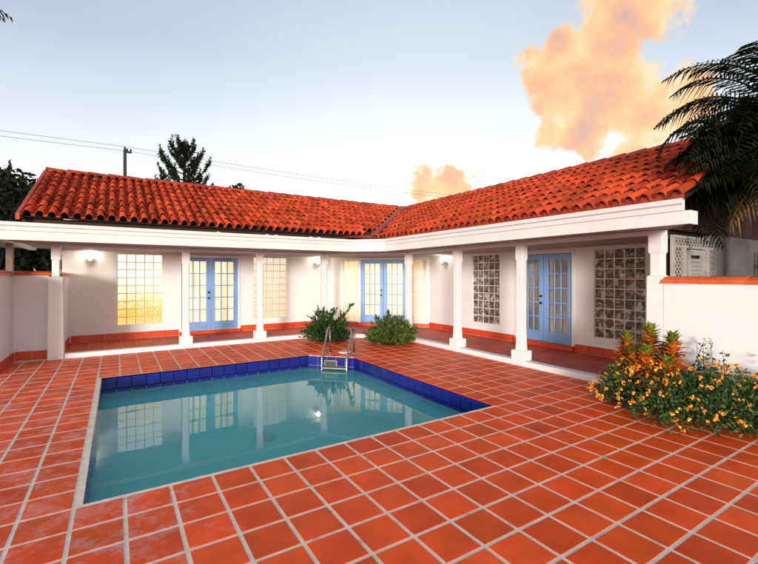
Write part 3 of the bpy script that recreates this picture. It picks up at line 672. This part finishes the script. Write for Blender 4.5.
ec = MB(); ec.box(ER[0]+0.035,ER[0]+0.055,-1.44,4.75,ER[1]-0.01,ER[1]+0.088); ec.build('eave_closure', 'ridge_tile', roof)
rb.build('rake_board', 'ridge_tile', roof)
# filler of the cut corner of the eave
cf = MB(); cf.add([(4.7,5.42,2.53),(5.62,4.70,2.50),(5.75,5.2,2.60),(5.6,5.6,2.66)], [(0,1,2,3)]); cf.build('corner_flashing', 'ridge_tile', roof)

# ------------------------------------------------------------------ wall lamps
def sconce(F, s, z, label):
    root = empty('wall_lamp', F[0]+F[1]*s+F[2]*0.004+Vector((0,0,z-0.08))); tag(root, label, 'wall lamp', 'lit lamps on the porch walls')
    c = F[0]+F[1]*s+Vector((0,0,z)); u, n_ = F[1], F[2]
    MB().fbox((c-Vector((0,0,0)), u, n_), -0.045, 0.045, -0.07, 0.03, 0.001, 0.012, 0.003).build('backplate', 'white_plastic', root)
    b = MB(); vs = []; m = 12
    for k, (r, dz) in enumerate(((0.035,-0.075),(0.058,-0.05),(0.072,-0.015),(0.078,0.02))):
        for q in range(m): a = 2*math.pi*q/m; vs.append(c+u*math.cos(a)*r+n_*(0.092+math.sin(a)*r)+Vector((0,0,dz)))
    b.add(vs, [(k*m+q,k*m+(q+1)%m,(k+1)*m+(q+1)%m,(k+1)*m+q) for k in range(3) for q in range(m)]+[tuple(range(m-1,-1,-1))]); b.build('shade', 'white_plastic', root, True)
    gl = MB(); vs = []
    for k, (r, dz) in enumerate(((0.055,-0.02),(0.068,0.02),(0.066,0.055),(0.045,0.085),(0.012,0.1))):
        for q in range(m): a = 2*math.pi*q/m; vs.append(c+u*math.cos(a)*r+n_*(0.092+math.sin(a)*r)+Vector((0,0,dz)))
    gl.add(vs, [(k*m+q,k*m+(q+1)%m,(k+1)*m+(q+1)%m,(k+1)*m+q) for k in range(4) for q in range(m)]+[tuple(range(m-1,-1,-1)), tuple(range(4*m,5*m))]); gl.build('globe', 'lamp_glow', root, True)
    ld = bpy.data.lights.new('lamp_light', 'POINT'); lo = bpy.data.objects.new('lamp_light', ld); COL.objects.link(lo); ld.energy = 4.0; ld.shadow_soft_size = 0.06; ld.color = (1.0, 0.93, 0.72)
    place(lo, c+n_*0.22+Vector((0,0,0.06)), root)
sconce(FL, -0.254+0.78, 1.99, 'lit wall lamp between the low side wall and the amber glass block window')
sconce(FL, 5.36+0.78, 1.99, 'lit wall lamp between the cream glass block window and the corner entrance')
sconce(FRT, ry(5.22), 1.99, 'lit wall lamp on the wing with unlit windows, beside the corner entrance')

# ------------------------------------------------------------------ boundary walls
def cap_run(p, q, wd, z, parent, ln=0.42):
    p, q = Vector(p), Vector(q); L_ = (q-p).length; k = max(1, round(L_/ln)); d = (q-p)/k
    for i in range(k):
        half_round((p+d*(i+1.04)).to_3d()+Vector((0,0,z)), (p+d*i).to_3d()+Vector((0,0,z+0.004)), wd, wd*1.05, 'cap_tile', parent, 'cap_tile', 7, -0.012)
bw = empty('boundary_wall', (-1.3, 6.6, 0)); tag(bw, 'white rendered wall with red barrel cap, stepping round the closed end of the long porch', 'wall')
wb = MB(); wb.box(-1.55,-1.39,5.42,6.95,-0.05,1.63); wb.box(-1.39,-0.86,6.74,6.90,-0.05,1.6295); wb.build('render', 'wall_paint', bw)
ws = MB(); ws.box(-0.80,-0.655,6.70,8.098,-0.02,1.62); ws.build('side_render', 'wall_paint', bw)
cap_run((-1.47,5.42), (-1.47,6.95), 0.10, 1.625, bw); cap_run((-1.40,6.82), (-0.83,6.82), 0.095, 1.625, bw, 0.28); cap_run((-0.73,6.68), (-0.73,8.08), 0.088, 1.615, bw)
FW1 = (Vector((-1.39,6.74,0)), Vector((1,0,0)), Vector((0,-1,0))); skirting(FW1, [(0.02,0.52)], -0.006, 0.165, bw, 0.27)
FW2 = (Vector((-1.39,6.74,0)), Vector((0,-1,0)), Vector((1,0,0))); skirting(FW2, [(0.02,1.31)], -0.006, 0.165, bw, 0.29)
FW3 = (Vector((-0.655,8.08,0)), Vector((0,-1,0)), Vector((1,0,0))); skirting(FW3, [(0.02,1.3)], 0.088, 0.24, bw, 0.3)
gw = empty('garden_wall', (6.43, -3.0, 0)); tag(gw, 'white garden wall with orange tile cap behind the flowering bush', 'wall')
MB().box(6.36,6.52,-5.2,-0.925,-0.06,1.525).build('render', 'wall_paint', gw)
cap_run((6.44,-5.2), (6.44,-0.92), 0.105, 1.52, gw)

# ------------------------------------------------------------------ lattice screen with louvred gate, and fence
ls = empty('lattice_screen', (7.2, -0.93, 0)); tag(ls, 'white lattice screen with louvred gate closing the porch end above the garden wall', 'screen')
FS = (Vector((6.54,-0.93,0)), Vector((1,0,0)), Vector((0,-1,0))); SW = 1.40
fr = MB()
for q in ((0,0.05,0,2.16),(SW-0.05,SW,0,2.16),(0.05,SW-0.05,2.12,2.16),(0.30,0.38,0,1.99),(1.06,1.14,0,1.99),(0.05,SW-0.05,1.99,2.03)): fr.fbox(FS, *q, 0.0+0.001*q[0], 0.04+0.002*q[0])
fr.build('frame', 'shaded_white_paint', ls)
def lattice(a0, a1, z0, z1):
    b = MB(); st = 0.088
    for sgn in (1, -1):
        c = -(z1-z0)
        while c < (a1-a0)+(z1-z0):
            pts = []
            for t in (0, 1):
                pass
            lo_s, hi_s = max(0, c if sgn > 0 else c-(z1-z0)), min(a1-a0, (c+(z1-z0)) if sgn > 0 else c)
            if hi_s - lo_s > 0.02:
                zf = (lambda s: s-c) if sgn > 0 else (lambda s: c-s)
                P = lambda s, z, d: FS[0]+FS[1]*(a0+s)+Vector((0,0,z0+z))+FS[2]*d
                w_ = 0.011; d = 0.012 if sgn > 0 else 0.020
                p0, p1 = P(lo_s, zf(lo_s), d), P(hi_s, zf(hi_s), d); ax = (p1-p0).normalized(); sd_ = ax.cross(FS[2]).normalized()*w_; n_ = FS[2]*0.007
                b.add([p0-sd_, p0+sd_, p1+sd_, p1-sd_, p0-sd_+n_, p0+sd_+n_, p1+sd_+n_, p1-sd_+n_], [(3,2,1,0),(4,5,6,7),(0,1,5,4),(2,3,7,6),(1,2,6,5),(3,0,4,7)])
            c += st
    return b.build('lattice', 'shaded_white_paint', ls)
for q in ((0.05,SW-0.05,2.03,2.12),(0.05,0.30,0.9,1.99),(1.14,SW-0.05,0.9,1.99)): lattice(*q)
MB().fbox(FS, 0.04, SW-0.04, 0.1, 2.12, -0.06, -0.05).build('added_shade_backing', 'roof_felt', ls)  # dark sheet added in place of the shaded porch interior behind the lattice
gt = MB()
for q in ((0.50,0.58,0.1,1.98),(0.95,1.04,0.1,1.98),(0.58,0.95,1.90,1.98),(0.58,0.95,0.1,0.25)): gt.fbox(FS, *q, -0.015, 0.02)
gt = gt.build('gate', 'shaded_white_paint', ls)
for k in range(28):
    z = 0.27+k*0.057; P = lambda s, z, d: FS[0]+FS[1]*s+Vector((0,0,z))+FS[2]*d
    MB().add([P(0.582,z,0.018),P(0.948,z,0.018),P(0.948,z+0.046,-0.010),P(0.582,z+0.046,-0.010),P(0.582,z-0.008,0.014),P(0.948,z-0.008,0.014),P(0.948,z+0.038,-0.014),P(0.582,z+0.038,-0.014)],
             [(0,1,2,3),(7,6,5,4),(0,4,5,1),(2,6,7,3),(1,5,6,2),(0,3,7,4)]).build('louvre', 'shaded_white_paint', gt)
fe = empty('bar_fence', (10.4,-1.2,0)); tag(fe, 'white metal bar fence beyond the grey end wall', 'fence')
for k in range(16): MB().box(9.46+k*0.14,9.49+k*0.14,-1.215,-1.185,-0.06,2.05).build('bar', 'shaded_white_paint', fe)
MB().box(9.44,11.7,-1.22,-1.18,1.78,1.83).build('rail', 'shaded_white_paint', fe); MB().box(9.44,11.7,-1.22,-1.18,0.12,0.17).build('rail', 'shaded_white_paint', fe)

# ------------------------------------------------------------------ pool ladder and lid
ld = empty('pool_ladder', (4.1, 4.0, 0)); tag(ld, 'stainless steel pool ladder with two looped handrails in the cut corner', 'ladder')
nrm = Vector((-0.707,-0.707,0))
rails = []
for ax, ay in ((4.03,4.33),(4.40,3.98)):
    A = Vector((ax, ay, 0)); pts = [A+Vector((0,0,-0.004)), A+Vector((0,0,0.30)), A+Vector((0,0,0.42))+nrm*0.01]
    for k in range(1, 8): a = math.pi*k/8; pts.append(A+nrm*(0.10-0.10*math.cos(a))+Vector((0,0,0.43+0.11*math.sin(a))))
    B = A+nrm*0.50
    pts += [A+nrm*0.215+Vector((0,0,0.40)), A+nrm*0.33+Vector((0,0,0.20)), B+Vector((0,0,0.02))-nrm*0.03, B+Vector((0,0,-0.06)), B+Vector((0,0,-0.5)), B+Vector((0,0,-0.95))]
    MB().tube(pts, 0.021, 10).build('rail', 'steel', ld, True); rails.append(B)
    disc('flange', (A.x, A.y), 0.045, 0.0005, 0.015, 'steel', ld, 14)
for z in (-0.20, -0.31, -0.58, -0.85):
    a, b = rails; d = (b-a).normalized(); q = nrm
    MB().prism([tuple((a+q*0.03)[:2]), tuple((b+q*0.03)[:2]), tuple((b-q*0.06)[:2]), tuple((a-q*0.06)[:2])], z-0.018, z+0.006, 0.004).build('tread', 'steel', ld)
lid = disc('skimmer_lid', (4.30, 4.20), 0.13, 0.0008, 0.016, 'white_plastic', None); tag(lid, 'round white skimmer lid set in the tiles behind the ladder', 'lid')

# ------------------------------------------------------------------ planting
def leaf_cloud(pos, size, asp, up=0.3, out=None, droop=0.0, fold=0.25):
    """diamond leaves at pos (n,3); size (n,), pointing along out mixed with random directions; two folded faces each"""
    n = len(pos); d = rng.normal(size=(n,3)); d /= np.linalg.norm(d, axis=1)[:,None]
    if out is not None: d = d*0.75 + out
    d[:,2] += up; d /= np.linalg.norm(d, axis=1)[:,None]
    r = rng.normal(size=(n,3)); s = np.cross(d, r); s /= np.linalg.norm(s, axis=1)[:,None]; nn = np.cross(s, d)
    L_ = size[:,None]; W = L_*asp
    b0 = pos; tip = pos+d*L_; tip[:,2] -= droop*size; mid = pos+d*L_*0.45-nn*L_*fold*0.15
    v = np.stack([b0, mid+s*W+nn*L_*fold*0.3, tip, mid-s*W+nn*L_*fold*0.3], 1).reshape(-1,3)
    idx = np.arange(n)*4; f = [(int(i),int(i+1),int(i+2),int(i+3)) for i in idx]
    return v.tolist(), f
def blob_points(n, c, r, hollow=0.55, lump=0.22, k=9):
    """points in the outer shell of a lumpy half dome"""
    d = rng.normal(size=(n,3)); d /= np.linalg.norm(d, axis=1)[:,None]; d[:,2] = np.abs(d[:,2])*1.0
    ks = rng.normal(size=(k,3)); ks /= np.linalg.norm(ks, axis=1)[:,None]; lm = np.zeros(n)
    for q in ks: lm = np.maximum(lm, np.clip((d@q-0.55)/0.45, 0, 1))
    rad = (hollow+(1-hollow)*rng.random(n)**0.6)*(1-lump+2*lump*lm)
    return d*rad[:,None]*np.array(r)+np.array(c), d
def shrub(name, label, c, r, n, size, mat, group=None, stems=8, sprigs=()):
    root = empty(name, (c[0],c[1],0)); tag(root, label, 'shrub', group)
    disc('soil', (c[0],c[1]), 0.30, 0.0012, 0.014, 'soil', root, 16)
    st = MB()
    for k in range(stems):
        a = 2*math.pi*k/stems; st.tube([(c[0]+0.05*math.cos(a),c[1]+0.05*math.sin(a),0.0),(c[0]+r[0]*0.35*math.cos(a),c[1]+r[1]*0.35*math.sin(a),r[2]*0.5),(c[0]+r[0]*0.6*math.cos(a),c[1]+r[1]*0.6*math.sin(a),r[2]*0.75)], [0.016,0.011,0.006], 5)
    st.build('stems', 'bark', root)
    m0 = int(n*0.55); p, d = blob_points(m0, (c[0],c[1],0.03), (r[0]*0.80,r[1]*0.80,r[2]*0.74), 0.25, 0.30, 14)
    v, f = leaf_cloud(p, size*(0.7+0.6*rng.random(m0)), 0.20, 0.4, d*0.9)
    dirs = [Vector((random.gauss(0,1), random.gauss(0,1), abs(random.gauss(0.45,0.6)))).normalized() for k in range(90)]
    tips = [Vector((q.x*r[0], q.y*r[1], q.z*r[2]))*random.uniform(0.88,1.28) for q in dirs] + [Vector(q) for q in sprigs]
    for tp in tips:
        m = 26; t = 0.55+0.5*rng.random(m); q = np.array([c[0],c[1],0.06])+np.array(tuple(tp))*t[:,None]+rng.normal(size=(m,3))*0.016
        q[:,2] += 0.03*t; vv, ff = leaf_cloud(q, size*(0.8+0.6*rng.random(m)), 0.19, 0.35, np.tile(np.array(tuple(tp.normalized()))*0.9,(m,1))); o_ = len(v); v += vv; f += [tuple(i+o_ for i in x) for x in ff]
    o = link_mesh('foliage', v, f, mat, root); o['kind'] = 'stuff'
shrub('shrub', 'dense dark green shrub growing in the deck behind the ladder', (4.66,5.76), (0.50,0.50,0.58), 3400, 0.085, 'leaf_shrub', sprigs=((0.50,-0.28,0.80),(0.46,-0.24,0.72),(-0.2,0.1,0.68)))
shrub('shrub', 'yellowish green shrub growing in the deck before the corner entrance', (5.78,4.60), (0.50,0.50,0.50), 2400, 0.10, 'leaf_ixora', sprigs=((0.3,-0.3,0.15),(-0.1,0.1,0.2)))

# lantana: low mound of small leaves under orange flower heads
lt = empty('lantana_bush', (5.75,-1.5,0)); tag(lt, 'low spreading bush covered in small orange flowers along the garden wall', 'bush')
mounds = [((5.84,-0.84),(0.54,0.38,0.42),4200),((5.74,-1.20),(0.68,0.42,0.42),4400),((5.85,-1.55),(0.72,0.45,0.46),4200),((5.95,-1.95),(0.62,0.45,0.44),3600),((6.05,-2.4),(0.6,0.5,0.5),1800),((6.1,-3.0),(0.5,0.5,0.45),1400)]
LV, LF, FP_, = [], [], []
st = MB()
for (cx,cy),r,n in mounds:
    p, d = blob_points(n, (cx,cy,0.03), r, 0.35, 0.30, 14); keep = p[:,0] < 6.34; p, d = p[keep], d[keep]
    v, f = leaf_cloud(p, 0.038*(0.6+0.9*rng.random(len(p))), 0.30, 0.3, d*0.7); o_ = len(LV); LV += v; LF += [tuple(i+o_ for i in x) for x in f]
    m = int(n*0.021); p, d = blob_points(m, (cx,cy,0.04), (r[0]*1.06,r[1]*1.06,r[2]*1.08), 0.90, 0.30, 14); FP_ += [q for q in p.tolist() if q[0] < 6.32]
    for k in range(7): a = 2*math.pi*k/7; st.tube([(cx,cy,0.0),(min(6.3,cx+r[0]*0.4*math.cos(a)),cy+r[1]*0.4*math.sin(a),r[2]*0.5),(min(6.32,cx+r[0]*0.8*math.cos(a)),cy+r[1]*0.8*math.sin(a),r[2]*0.6)], [0.012,0.008,0.004], 5)
for q in range(26):       # loose sprays rising against the wall
    y = random.uniform(-2.1,-1.15); x0 = random.uniform(5.9,6.15); tip = Vector((random.uniform(5.95,6.28), y+random.uniform(-.3,.1), random.uniform(0.50,0.86)-0.18*max(0,(-1.5-y)))); base = Vector((x0,y,0.2))
    st.tube([base, base.lerp(tip,0.5)+Vector((0,0,0.05)), tip], [0.006,0.004,0.002], 4)
    m = 26; t = rng.random(m)[:,None]; p = np.array(base)*(1-t)+np.array(tip)*t+rng.normal(size=(m,3))*0.022; v, f = leaf_cloud(p, 0.05*(0.6+0.7*rng.random(m)), 0.30, 0.3); o_ = len(LV); LV += v; LF += [tuple(i+o_ for i in x) for x in f]
    if q % 2: FP_.append(list(tip))
st.build('stems', 'bark', lt)
o = link_mesh('foliage', LV, LF, 'leaf_lantana', lt); o['kind'] = 'stuff'
fl = MB()
for q in FP_:
    r = random.uniform(0.009,0.017); c = Vector(q)
    for s in range(random.choice((4,6,8))):
        oo = Vector((random.gauss(0,1),random.gauss(0,1),random.gauss(0.2,0.9)))*r*0.9; a = random.random()*3; n_ = Vector((random.gauss(-.3,.8),random.gauss(-.5,.8),0.8)).normalized(); u = n_.orthogonal().normalized(); w_ = n_.cross(u)
        vs = [c+oo+n_*r*0.5]+[c+oo+(u*math.cos(a+k*1.257)+w_*math.sin(a+k*1.257))*r for k in range(5)]
        fl.add(vs, [(0,1+k,1+(k+1)%5) for k in range(5)], 0 if random.random() < 0.72 else 1)
o = fl.build('flowers', ['petal_orange','petal_yellow'], lt); o['kind'] = 'stuff'
# croton
cr = empty('croton_plant', (5.85,-0.95,0)); tag(cr, 'croton with whorls of orange and yellow-green leaves rising out of the flowering bush', 'plant')
heads = [((5.84,-0.72,0.58),0.34),((5.92,-0.97,0.68),0.36),((5.88,-1.23,0.60),0.36),((5.68,-1.03,0.46),0.34),((5.98,-0.84,0.52),0.26),((6.0,-1.10,0.52),0.26),((5.74,-0.84,0.46),0.28),((5.74,-1.22,0.42),0.28)]
st = MB()
parts = {'leaf_croton_green':([],[]),'leaf_croton_orange':([],[]),'leaf_croton_dark':([],[])}
def lance(dst, p, d, L_, W, bend):
    s = d.cross(Vector((0,0,1))); s = s.normalized() if s.length > 1e-3 else Vector((1,0,0)); u = s.cross(d).normalized(); v, f = dst; o_ = len(v)
    prev = []
    for k, (t, w_) in enumerate(((0,0.25),(0.3,0.9),(0.65,1.0),(1.0,0.08))):
        c = p+d*L_*t+u*(-bend*t*t*L_); v.append(tuple(c-s*W*w_+u*W*0.35*w_)); v.append(tuple(c-u*W*0.1)); v.append(tuple(c+s*W*w_+u*W*0.35*w_))
    for k in range(3): a = o_+k*3; f.append((a,a+1,a+4,a+3)); f.append((a+1,a+2,a+5,a+4))
for (x,y,z),hh in heads:
    st.tube([(5.88,-0.98,0.0),((x+5.88)/2,(y-0.98)/2,z*0.5),(x,y,z),(x,y,z+hh*0.8)], [0.02,0.016,0.012,0.006], 6)
    nl = 150
    for k in range(nl):
        t = k/nl; a = k*2.399; el = R(80-82*(1-t)-10*random.random()); d = Vector((math.cos(a)*math.cos(el), math.sin(a)*math.cos(el), math.sin(el)))
        key = 'leaf_croton_green' if t > 0.80+random.uniform(-.12,.1) else ('leaf_croton_dark' if random.random() < 0.18 else 'leaf_croton_orange')
        lance(parts[key], Vector((x,y,z-0.20+(hh+0.08)*t)), d, random.uniform(0.14,0.20)*(1.0-0.25*t), random.uniform(0.022,0.032), random.uniform(0.1,0.5))
st.build('stems', 'bark', cr)
for key, (v, f) in parts.items(): o = link_mesh({'leaf_croton_green':'young_leaves','leaf_croton_orange':'orange_leaves','leaf_croton_dark':'dark_leaves'}[key], v, f, key, cr); o['kind'] = 'stuff'

# palms
def frond(dst, base, az, el0, L_, droop, leaflet, dst_r, hang=0.55, n=34):
    v, f = dst; pts = []; p = Vector(base); el = el0; seg = 16
    for k in range(seg+1):
        pts.append(p.copy()); d = Vector((math.cos(az)*math.cos(el), math.sin(az)*math.cos(el), math.sin(el))); p = p+d*L_/seg; el -= droop/seg*(0.5+1.0*k/seg)
    dst_r.tube(pts, [0.016*(1-0.85*k/seg)+0.002 for k in range(seg+1)], 5)
    for k in range(n*2):
        t = 0.10+0.90*(k//2)/(n-1); i = min(int(t*seg), seg-1); fr_ = t*seg-i; q = pts[i].lerp(pts[i+1], fr_); tan = (pts[i+1]-pts[i]).normalized()
        sd_ = tan.cross(Vector((0,0,1))).normalized()*(1 if k%2 else -1); ll = leaflet*(math.sin(math.pi*min(1,0.18+0.80*t))**0.7)*random.uniform(0.85,1.1)
        d = (sd_*0.95+tan*0.62+Vector((0,0,0.15+random.uniform(-.1,.1)))).normalized(); wv = tan*0.5+Vector((0,0,0.3)); wv = (wv-d*wv.dot(d)).normalized()*0.011
        o_ = len(v); m = q+d*ll*0.5-Vector((0,0,ll*hang*0.22)); hg = hang*random.uniform(0.6,1.7); e = q+d*ll*0.88-Vector((0,0,ll*hg*0.9))
        v += [tuple(q-wv*0.6),tuple(q+wv*0.6),tuple(m-wv),tuple(m+wv),tuple(e)]; f += [(o_,o_+1,o_+3,o_+2),(o_+2,o_+3,o_+4)]
def palm(name, label, base, h, fronds, trunk_r, leaflet, mat='leaf_palm', dry=()):
    root = empty(name, (base[0],base[1],-0.06)); tag(root, label, 'palm tree')
    top = Vector((base[0],base[1],h)); tr = MB(); pts = []; rs = []
    for k in range(13): t = k/12; pts.append((base[0]+0.10*math.sin(t*2),base[1],-0.08+(h+0.08)*t)); rs.append(trunk_r*(1.15-0.35*t)*(1.06 if k%2 else 0.97))
    tr.tube(pts, rs, 10); tr.build('trunk', 'bark', root); top = Vector(pts[-1])
    rm = MB(); dst = ([],[])
    for az, el, L_, dr_ in fronds: frond(dst, top+Vector((0,0,random.uniform(-.1,.1))), az, el, L_, dr_, leaflet, rm)
    rm.build('frond_stalks', mat, root); o = link_mesh('crown', dst[0], dst[1], mat, root); o['kind'] = 'stuff'
    if dry:
        dm = MB(); dd = ([],[])
        for az, el, L_, dr_ in dry: frond(dd, top-Vector((0,0,0.25)), az, el, L_, dr_, leaflet*0.6, dm, 1.2, 18)
        dm.build('dry_stalks', 'leaf_dry', root); o = link_mesh('dry_frond', dd[0], dd[1], 'leaf_dry', root); o['kind'] = 'stuff'
fr_list = []
for k in range(26):
    az = R(k*137.5+20); el = R([62,40,18,75,30,5,50][k % 7]); fr_list.append((az, el, random.uniform(1.5,2.0), R(random.uniform(95,140))))
fr_list += [(R(140),R(55),1.9,R(120)),(R(155),R(35),1.8,R(110)),(R(120),R(30),1.7,R(100)),(R(170),R(68),2.0,R(125)),(R(135),R(8),1.6,R(90)),(R(110),R(62),1.9,R(120)),(R(150),R(-12),1.4,R(70))]
fr_list += [(R(150),R(78),2.0,R(125)),(R(175),R(74),2.0,R(110)),(R(125),R(80),2.1,R(125)),(R(200),R(76),2.1,R(110))]
fr_list += [(R(random.uniform(135,265)), R(random.uniform(-5,60)), random.uniform(1.5,2.1), R(random.uniform(100,150))) for k in range(22)]
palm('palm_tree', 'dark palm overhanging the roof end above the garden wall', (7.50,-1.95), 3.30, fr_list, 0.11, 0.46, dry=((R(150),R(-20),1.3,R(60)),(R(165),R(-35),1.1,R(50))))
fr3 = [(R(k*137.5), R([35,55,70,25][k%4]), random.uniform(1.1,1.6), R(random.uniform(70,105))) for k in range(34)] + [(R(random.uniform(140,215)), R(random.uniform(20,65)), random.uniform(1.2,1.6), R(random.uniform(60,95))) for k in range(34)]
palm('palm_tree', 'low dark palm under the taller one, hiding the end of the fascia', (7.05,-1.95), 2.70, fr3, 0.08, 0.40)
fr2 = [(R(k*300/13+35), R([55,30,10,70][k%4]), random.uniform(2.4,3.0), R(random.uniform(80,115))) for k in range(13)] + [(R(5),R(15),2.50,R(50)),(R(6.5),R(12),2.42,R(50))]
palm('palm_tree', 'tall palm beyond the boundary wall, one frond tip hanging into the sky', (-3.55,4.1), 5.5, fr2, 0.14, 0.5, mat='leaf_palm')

# trees behind the house
def tree(name, label, base, h, r, cz, n, leaf, mat='leaf_black', lumps=12, group=None, cat='tree'):
    root = empty(name, (base[0],base[1],-0.06)); tag(root, label, cat, group)
    tr = MB(); tr.tube([(base[0],base[1],-0.08),(base[0]+0.05,base[1],cz*0.5),(base[0],base[1],cz)], [0.20,0.15,0.08], 8)
    cents = []
    for k in range(lumps):
        d = Vector((random.gauss(0,1),random.gauss(0,1),random.gauss(0,0.9))).normalized(); c = Vector((base[0],base[1],cz))+Vector((d.x*r[0]*0.62,d.y*r[1]*0.62,d.z*r[2]*0.62)); cents.append(c)
        tr.tube([(base[0],base[1],cz-r[2]*0.5), Vector((base[0],base[1],cz-r[2]*0.2)).lerp(c,0.5), c], [0.07,0.045,0.02], 5)
    tr.build('trunk', 'bark', root); V, F_ = [], []
    for c in cents:
        m = n//lumps; d = rng.normal(size=(m,3)); d /= np.linalg.norm(d,axis=1)[:,None]; p = np.array(c)+d*(rng.random(m)[:,None]**0.45)*np.array(r)*0.42*random.uniform(0.75,1.15)
        v, f = leaf_cloud(p, leaf*(0.6+0.8*rng.random(m)), 0.3, 0.1); o_ = len(V); V += v; F_ += [tuple(i+o_ for i in x) for x in f]
    o = link_mesh('crown', V, F_, mat, root); o['kind'] = 'stuff'
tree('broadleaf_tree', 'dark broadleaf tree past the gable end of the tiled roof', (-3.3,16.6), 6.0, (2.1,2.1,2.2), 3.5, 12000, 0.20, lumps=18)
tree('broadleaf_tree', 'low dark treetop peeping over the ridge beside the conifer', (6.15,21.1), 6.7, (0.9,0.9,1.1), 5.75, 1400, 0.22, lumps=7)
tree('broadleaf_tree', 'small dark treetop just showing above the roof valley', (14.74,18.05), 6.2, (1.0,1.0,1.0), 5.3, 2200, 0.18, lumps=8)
# conifer of tufted upswept branches
cf_ = empty('conifer_tree', (3.85,24.9,-0.06)); tag(cf_, 'dark conifer with tufted branches standing behind the roof ridge', 'tree')
tr = MB(); tr.tube([(3.85,24.9,-0.08),(3.85,24.9,5.0),(3.85,24.9,9.9)], [0.24,0.16,0.03], 8); V, F_ = [], []
for k in range(30):
    t = k/29; z = 5.9+3.55*t; a = k*2.4; L_ = (1.95*(1-t)**0.6+0.40)*random.uniform(0.72,1.10); d0 = Vector((math.cos(a),math.sin(a),0)); pts = []
    for q in range(8): s = q/7; pts.append(Vector((3.85,24.9,z))+d0*L_*s*(1-0.20*s)+Vector((0,0,L_*(0.05*s+0.70*s*s))))
    tr.tube(pts, [0.05-0.005*q for q in range(8)], 5)
    for side in (None, 0.55, 0.75, 0.9):          # the branch and three short upturned twigs, each a bottle brush
        if side is None: tw = pts[2:]
        else:
            b0 = pts[int(side*7)]; sg = random.choice((-1,1)); sdv = Vector((-d0.y,d0.x,0))*sg; tw = [b0+(sdv*0.55+d0*0.3)*u*0.55+Vector((0,0,0.55*u*u)) for u in (0,0.33,0.66,1.0)]
            tr.tube(tw, [0.025,0.02,0.015,0.01], 4)
        m = 34*(len(tw)-1); n_ = len(tw)-1; s = rng.random(m)*n_; i0 = np.clip(s.astype(int),0,n_-1); P_ = np.array([tuple(p) for p in tw]); c = P_[i0]+(P_[i0+1]-P_[i0])*(s-i0)[:,None]
        dr_ = np.array(tuple((tw[-1]-tw[0]).normalized())); v, f = leaf_cloud(c, 0.17*(0.7+0.6*rng.random(m)), 0.13, 0.1, np.tile(dr_*0.45,(m,1)), fold=0.1); o_ = len(V); V += v; F_ += [tuple(i+o_ for i in x) for x in f]
tr.build('trunk', 'bark', cf_); o = link_mesh('crown', V, F_, 'leaf_black', cf_); o['kind'] = 'stuff'
# hedges that close the view past both ends of the house
def hedge(name, label, x0, x1, y0, y1, h, n):
    root = empty(name, ((x0+x1)/2,(y0+y1)/2,-0.06)); tag(root, label, 'hedge')
    st = MB(); k = x0+0.3
    while k < x1: st.tube([(k,(y0+y1)/2,-0.08),(k+0.1,(y0+y1)/2,h*0.75)], [0.05,0.02], 5); k += 0.5
    st.build('stems', 'bark', root)
    p = np.c_[rng.uniform(x0,x1,n), rng.uniform(y0,y1,n), -0.05+(h+0.05)*rng.random(n)*(1+0.12*np.sin(np.arange(n)))]; v, f = leaf_cloud(p, 0.16*(0.6+0.8*rng.random(n)), 0.34, 0.2)
    o = link_mesh('foliage', v, f, 'leaf_black', root); o['kind'] = 'stuff'
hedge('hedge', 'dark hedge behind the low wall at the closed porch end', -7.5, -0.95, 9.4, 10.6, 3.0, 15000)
hedge('hedge', 'dark hedge behind the white bar fence', 9.6, 14.5, -0.75, 0.2, 2.3, 5000) if False else None
tree('broadleaf_tree', 'dark leafy tree behind the palm past the end wall', (11.2,-2.6), 4.5, (1.8,1.2,1.9), 2.6, 7000, 0.20, lumps=16)

# utility pole and lines
up = empty('utility_pole', (0.78,31.63,-0.06)); tag(up, 'timber utility pole with insulators standing behind the roof', 'utility pole')
MB().tube([(0.78,31.63,-0.08),(0.78,31.63,5.5),(0.78,31.63,10.75)], [0.15,0.125,0.10], 8).build('post', 'pole_timber', up)
MB().box(0.70,1.20,31.55,31.71,10.52,10.64).build('bracket', 'pole_timber', up)
for x, z in ((0.92,10.64),(1.14,10.64),(0.78,10.75)): MB().tube([(x,31.63,z),(x,31.63,z+0.10),(x,31.63,z+0.20)], [0.05,0.07,0.03], 8).build('insulator', 'pole_timber', up)
def line(name, label, z, y, sag):
    b = MB(); pts = []
    for k in range(-24, 49): x = 0.9+k*1.5; s = ((k % 24)/24); pts.append((x, y+0.02*k, z-sag*4*s*(1-s)-0.002*k))
    tag(b.tube(pts, 0.014, 4).build(name, 'wire', None), label, 'power line')
line('power_line', 'upper thin power line crossing the sky over the pole top', 10.95, 31.6, 0.25)
line('power_line', 'lower thin power line sagging below the pole top', 10.64, 31.6, 0.30)
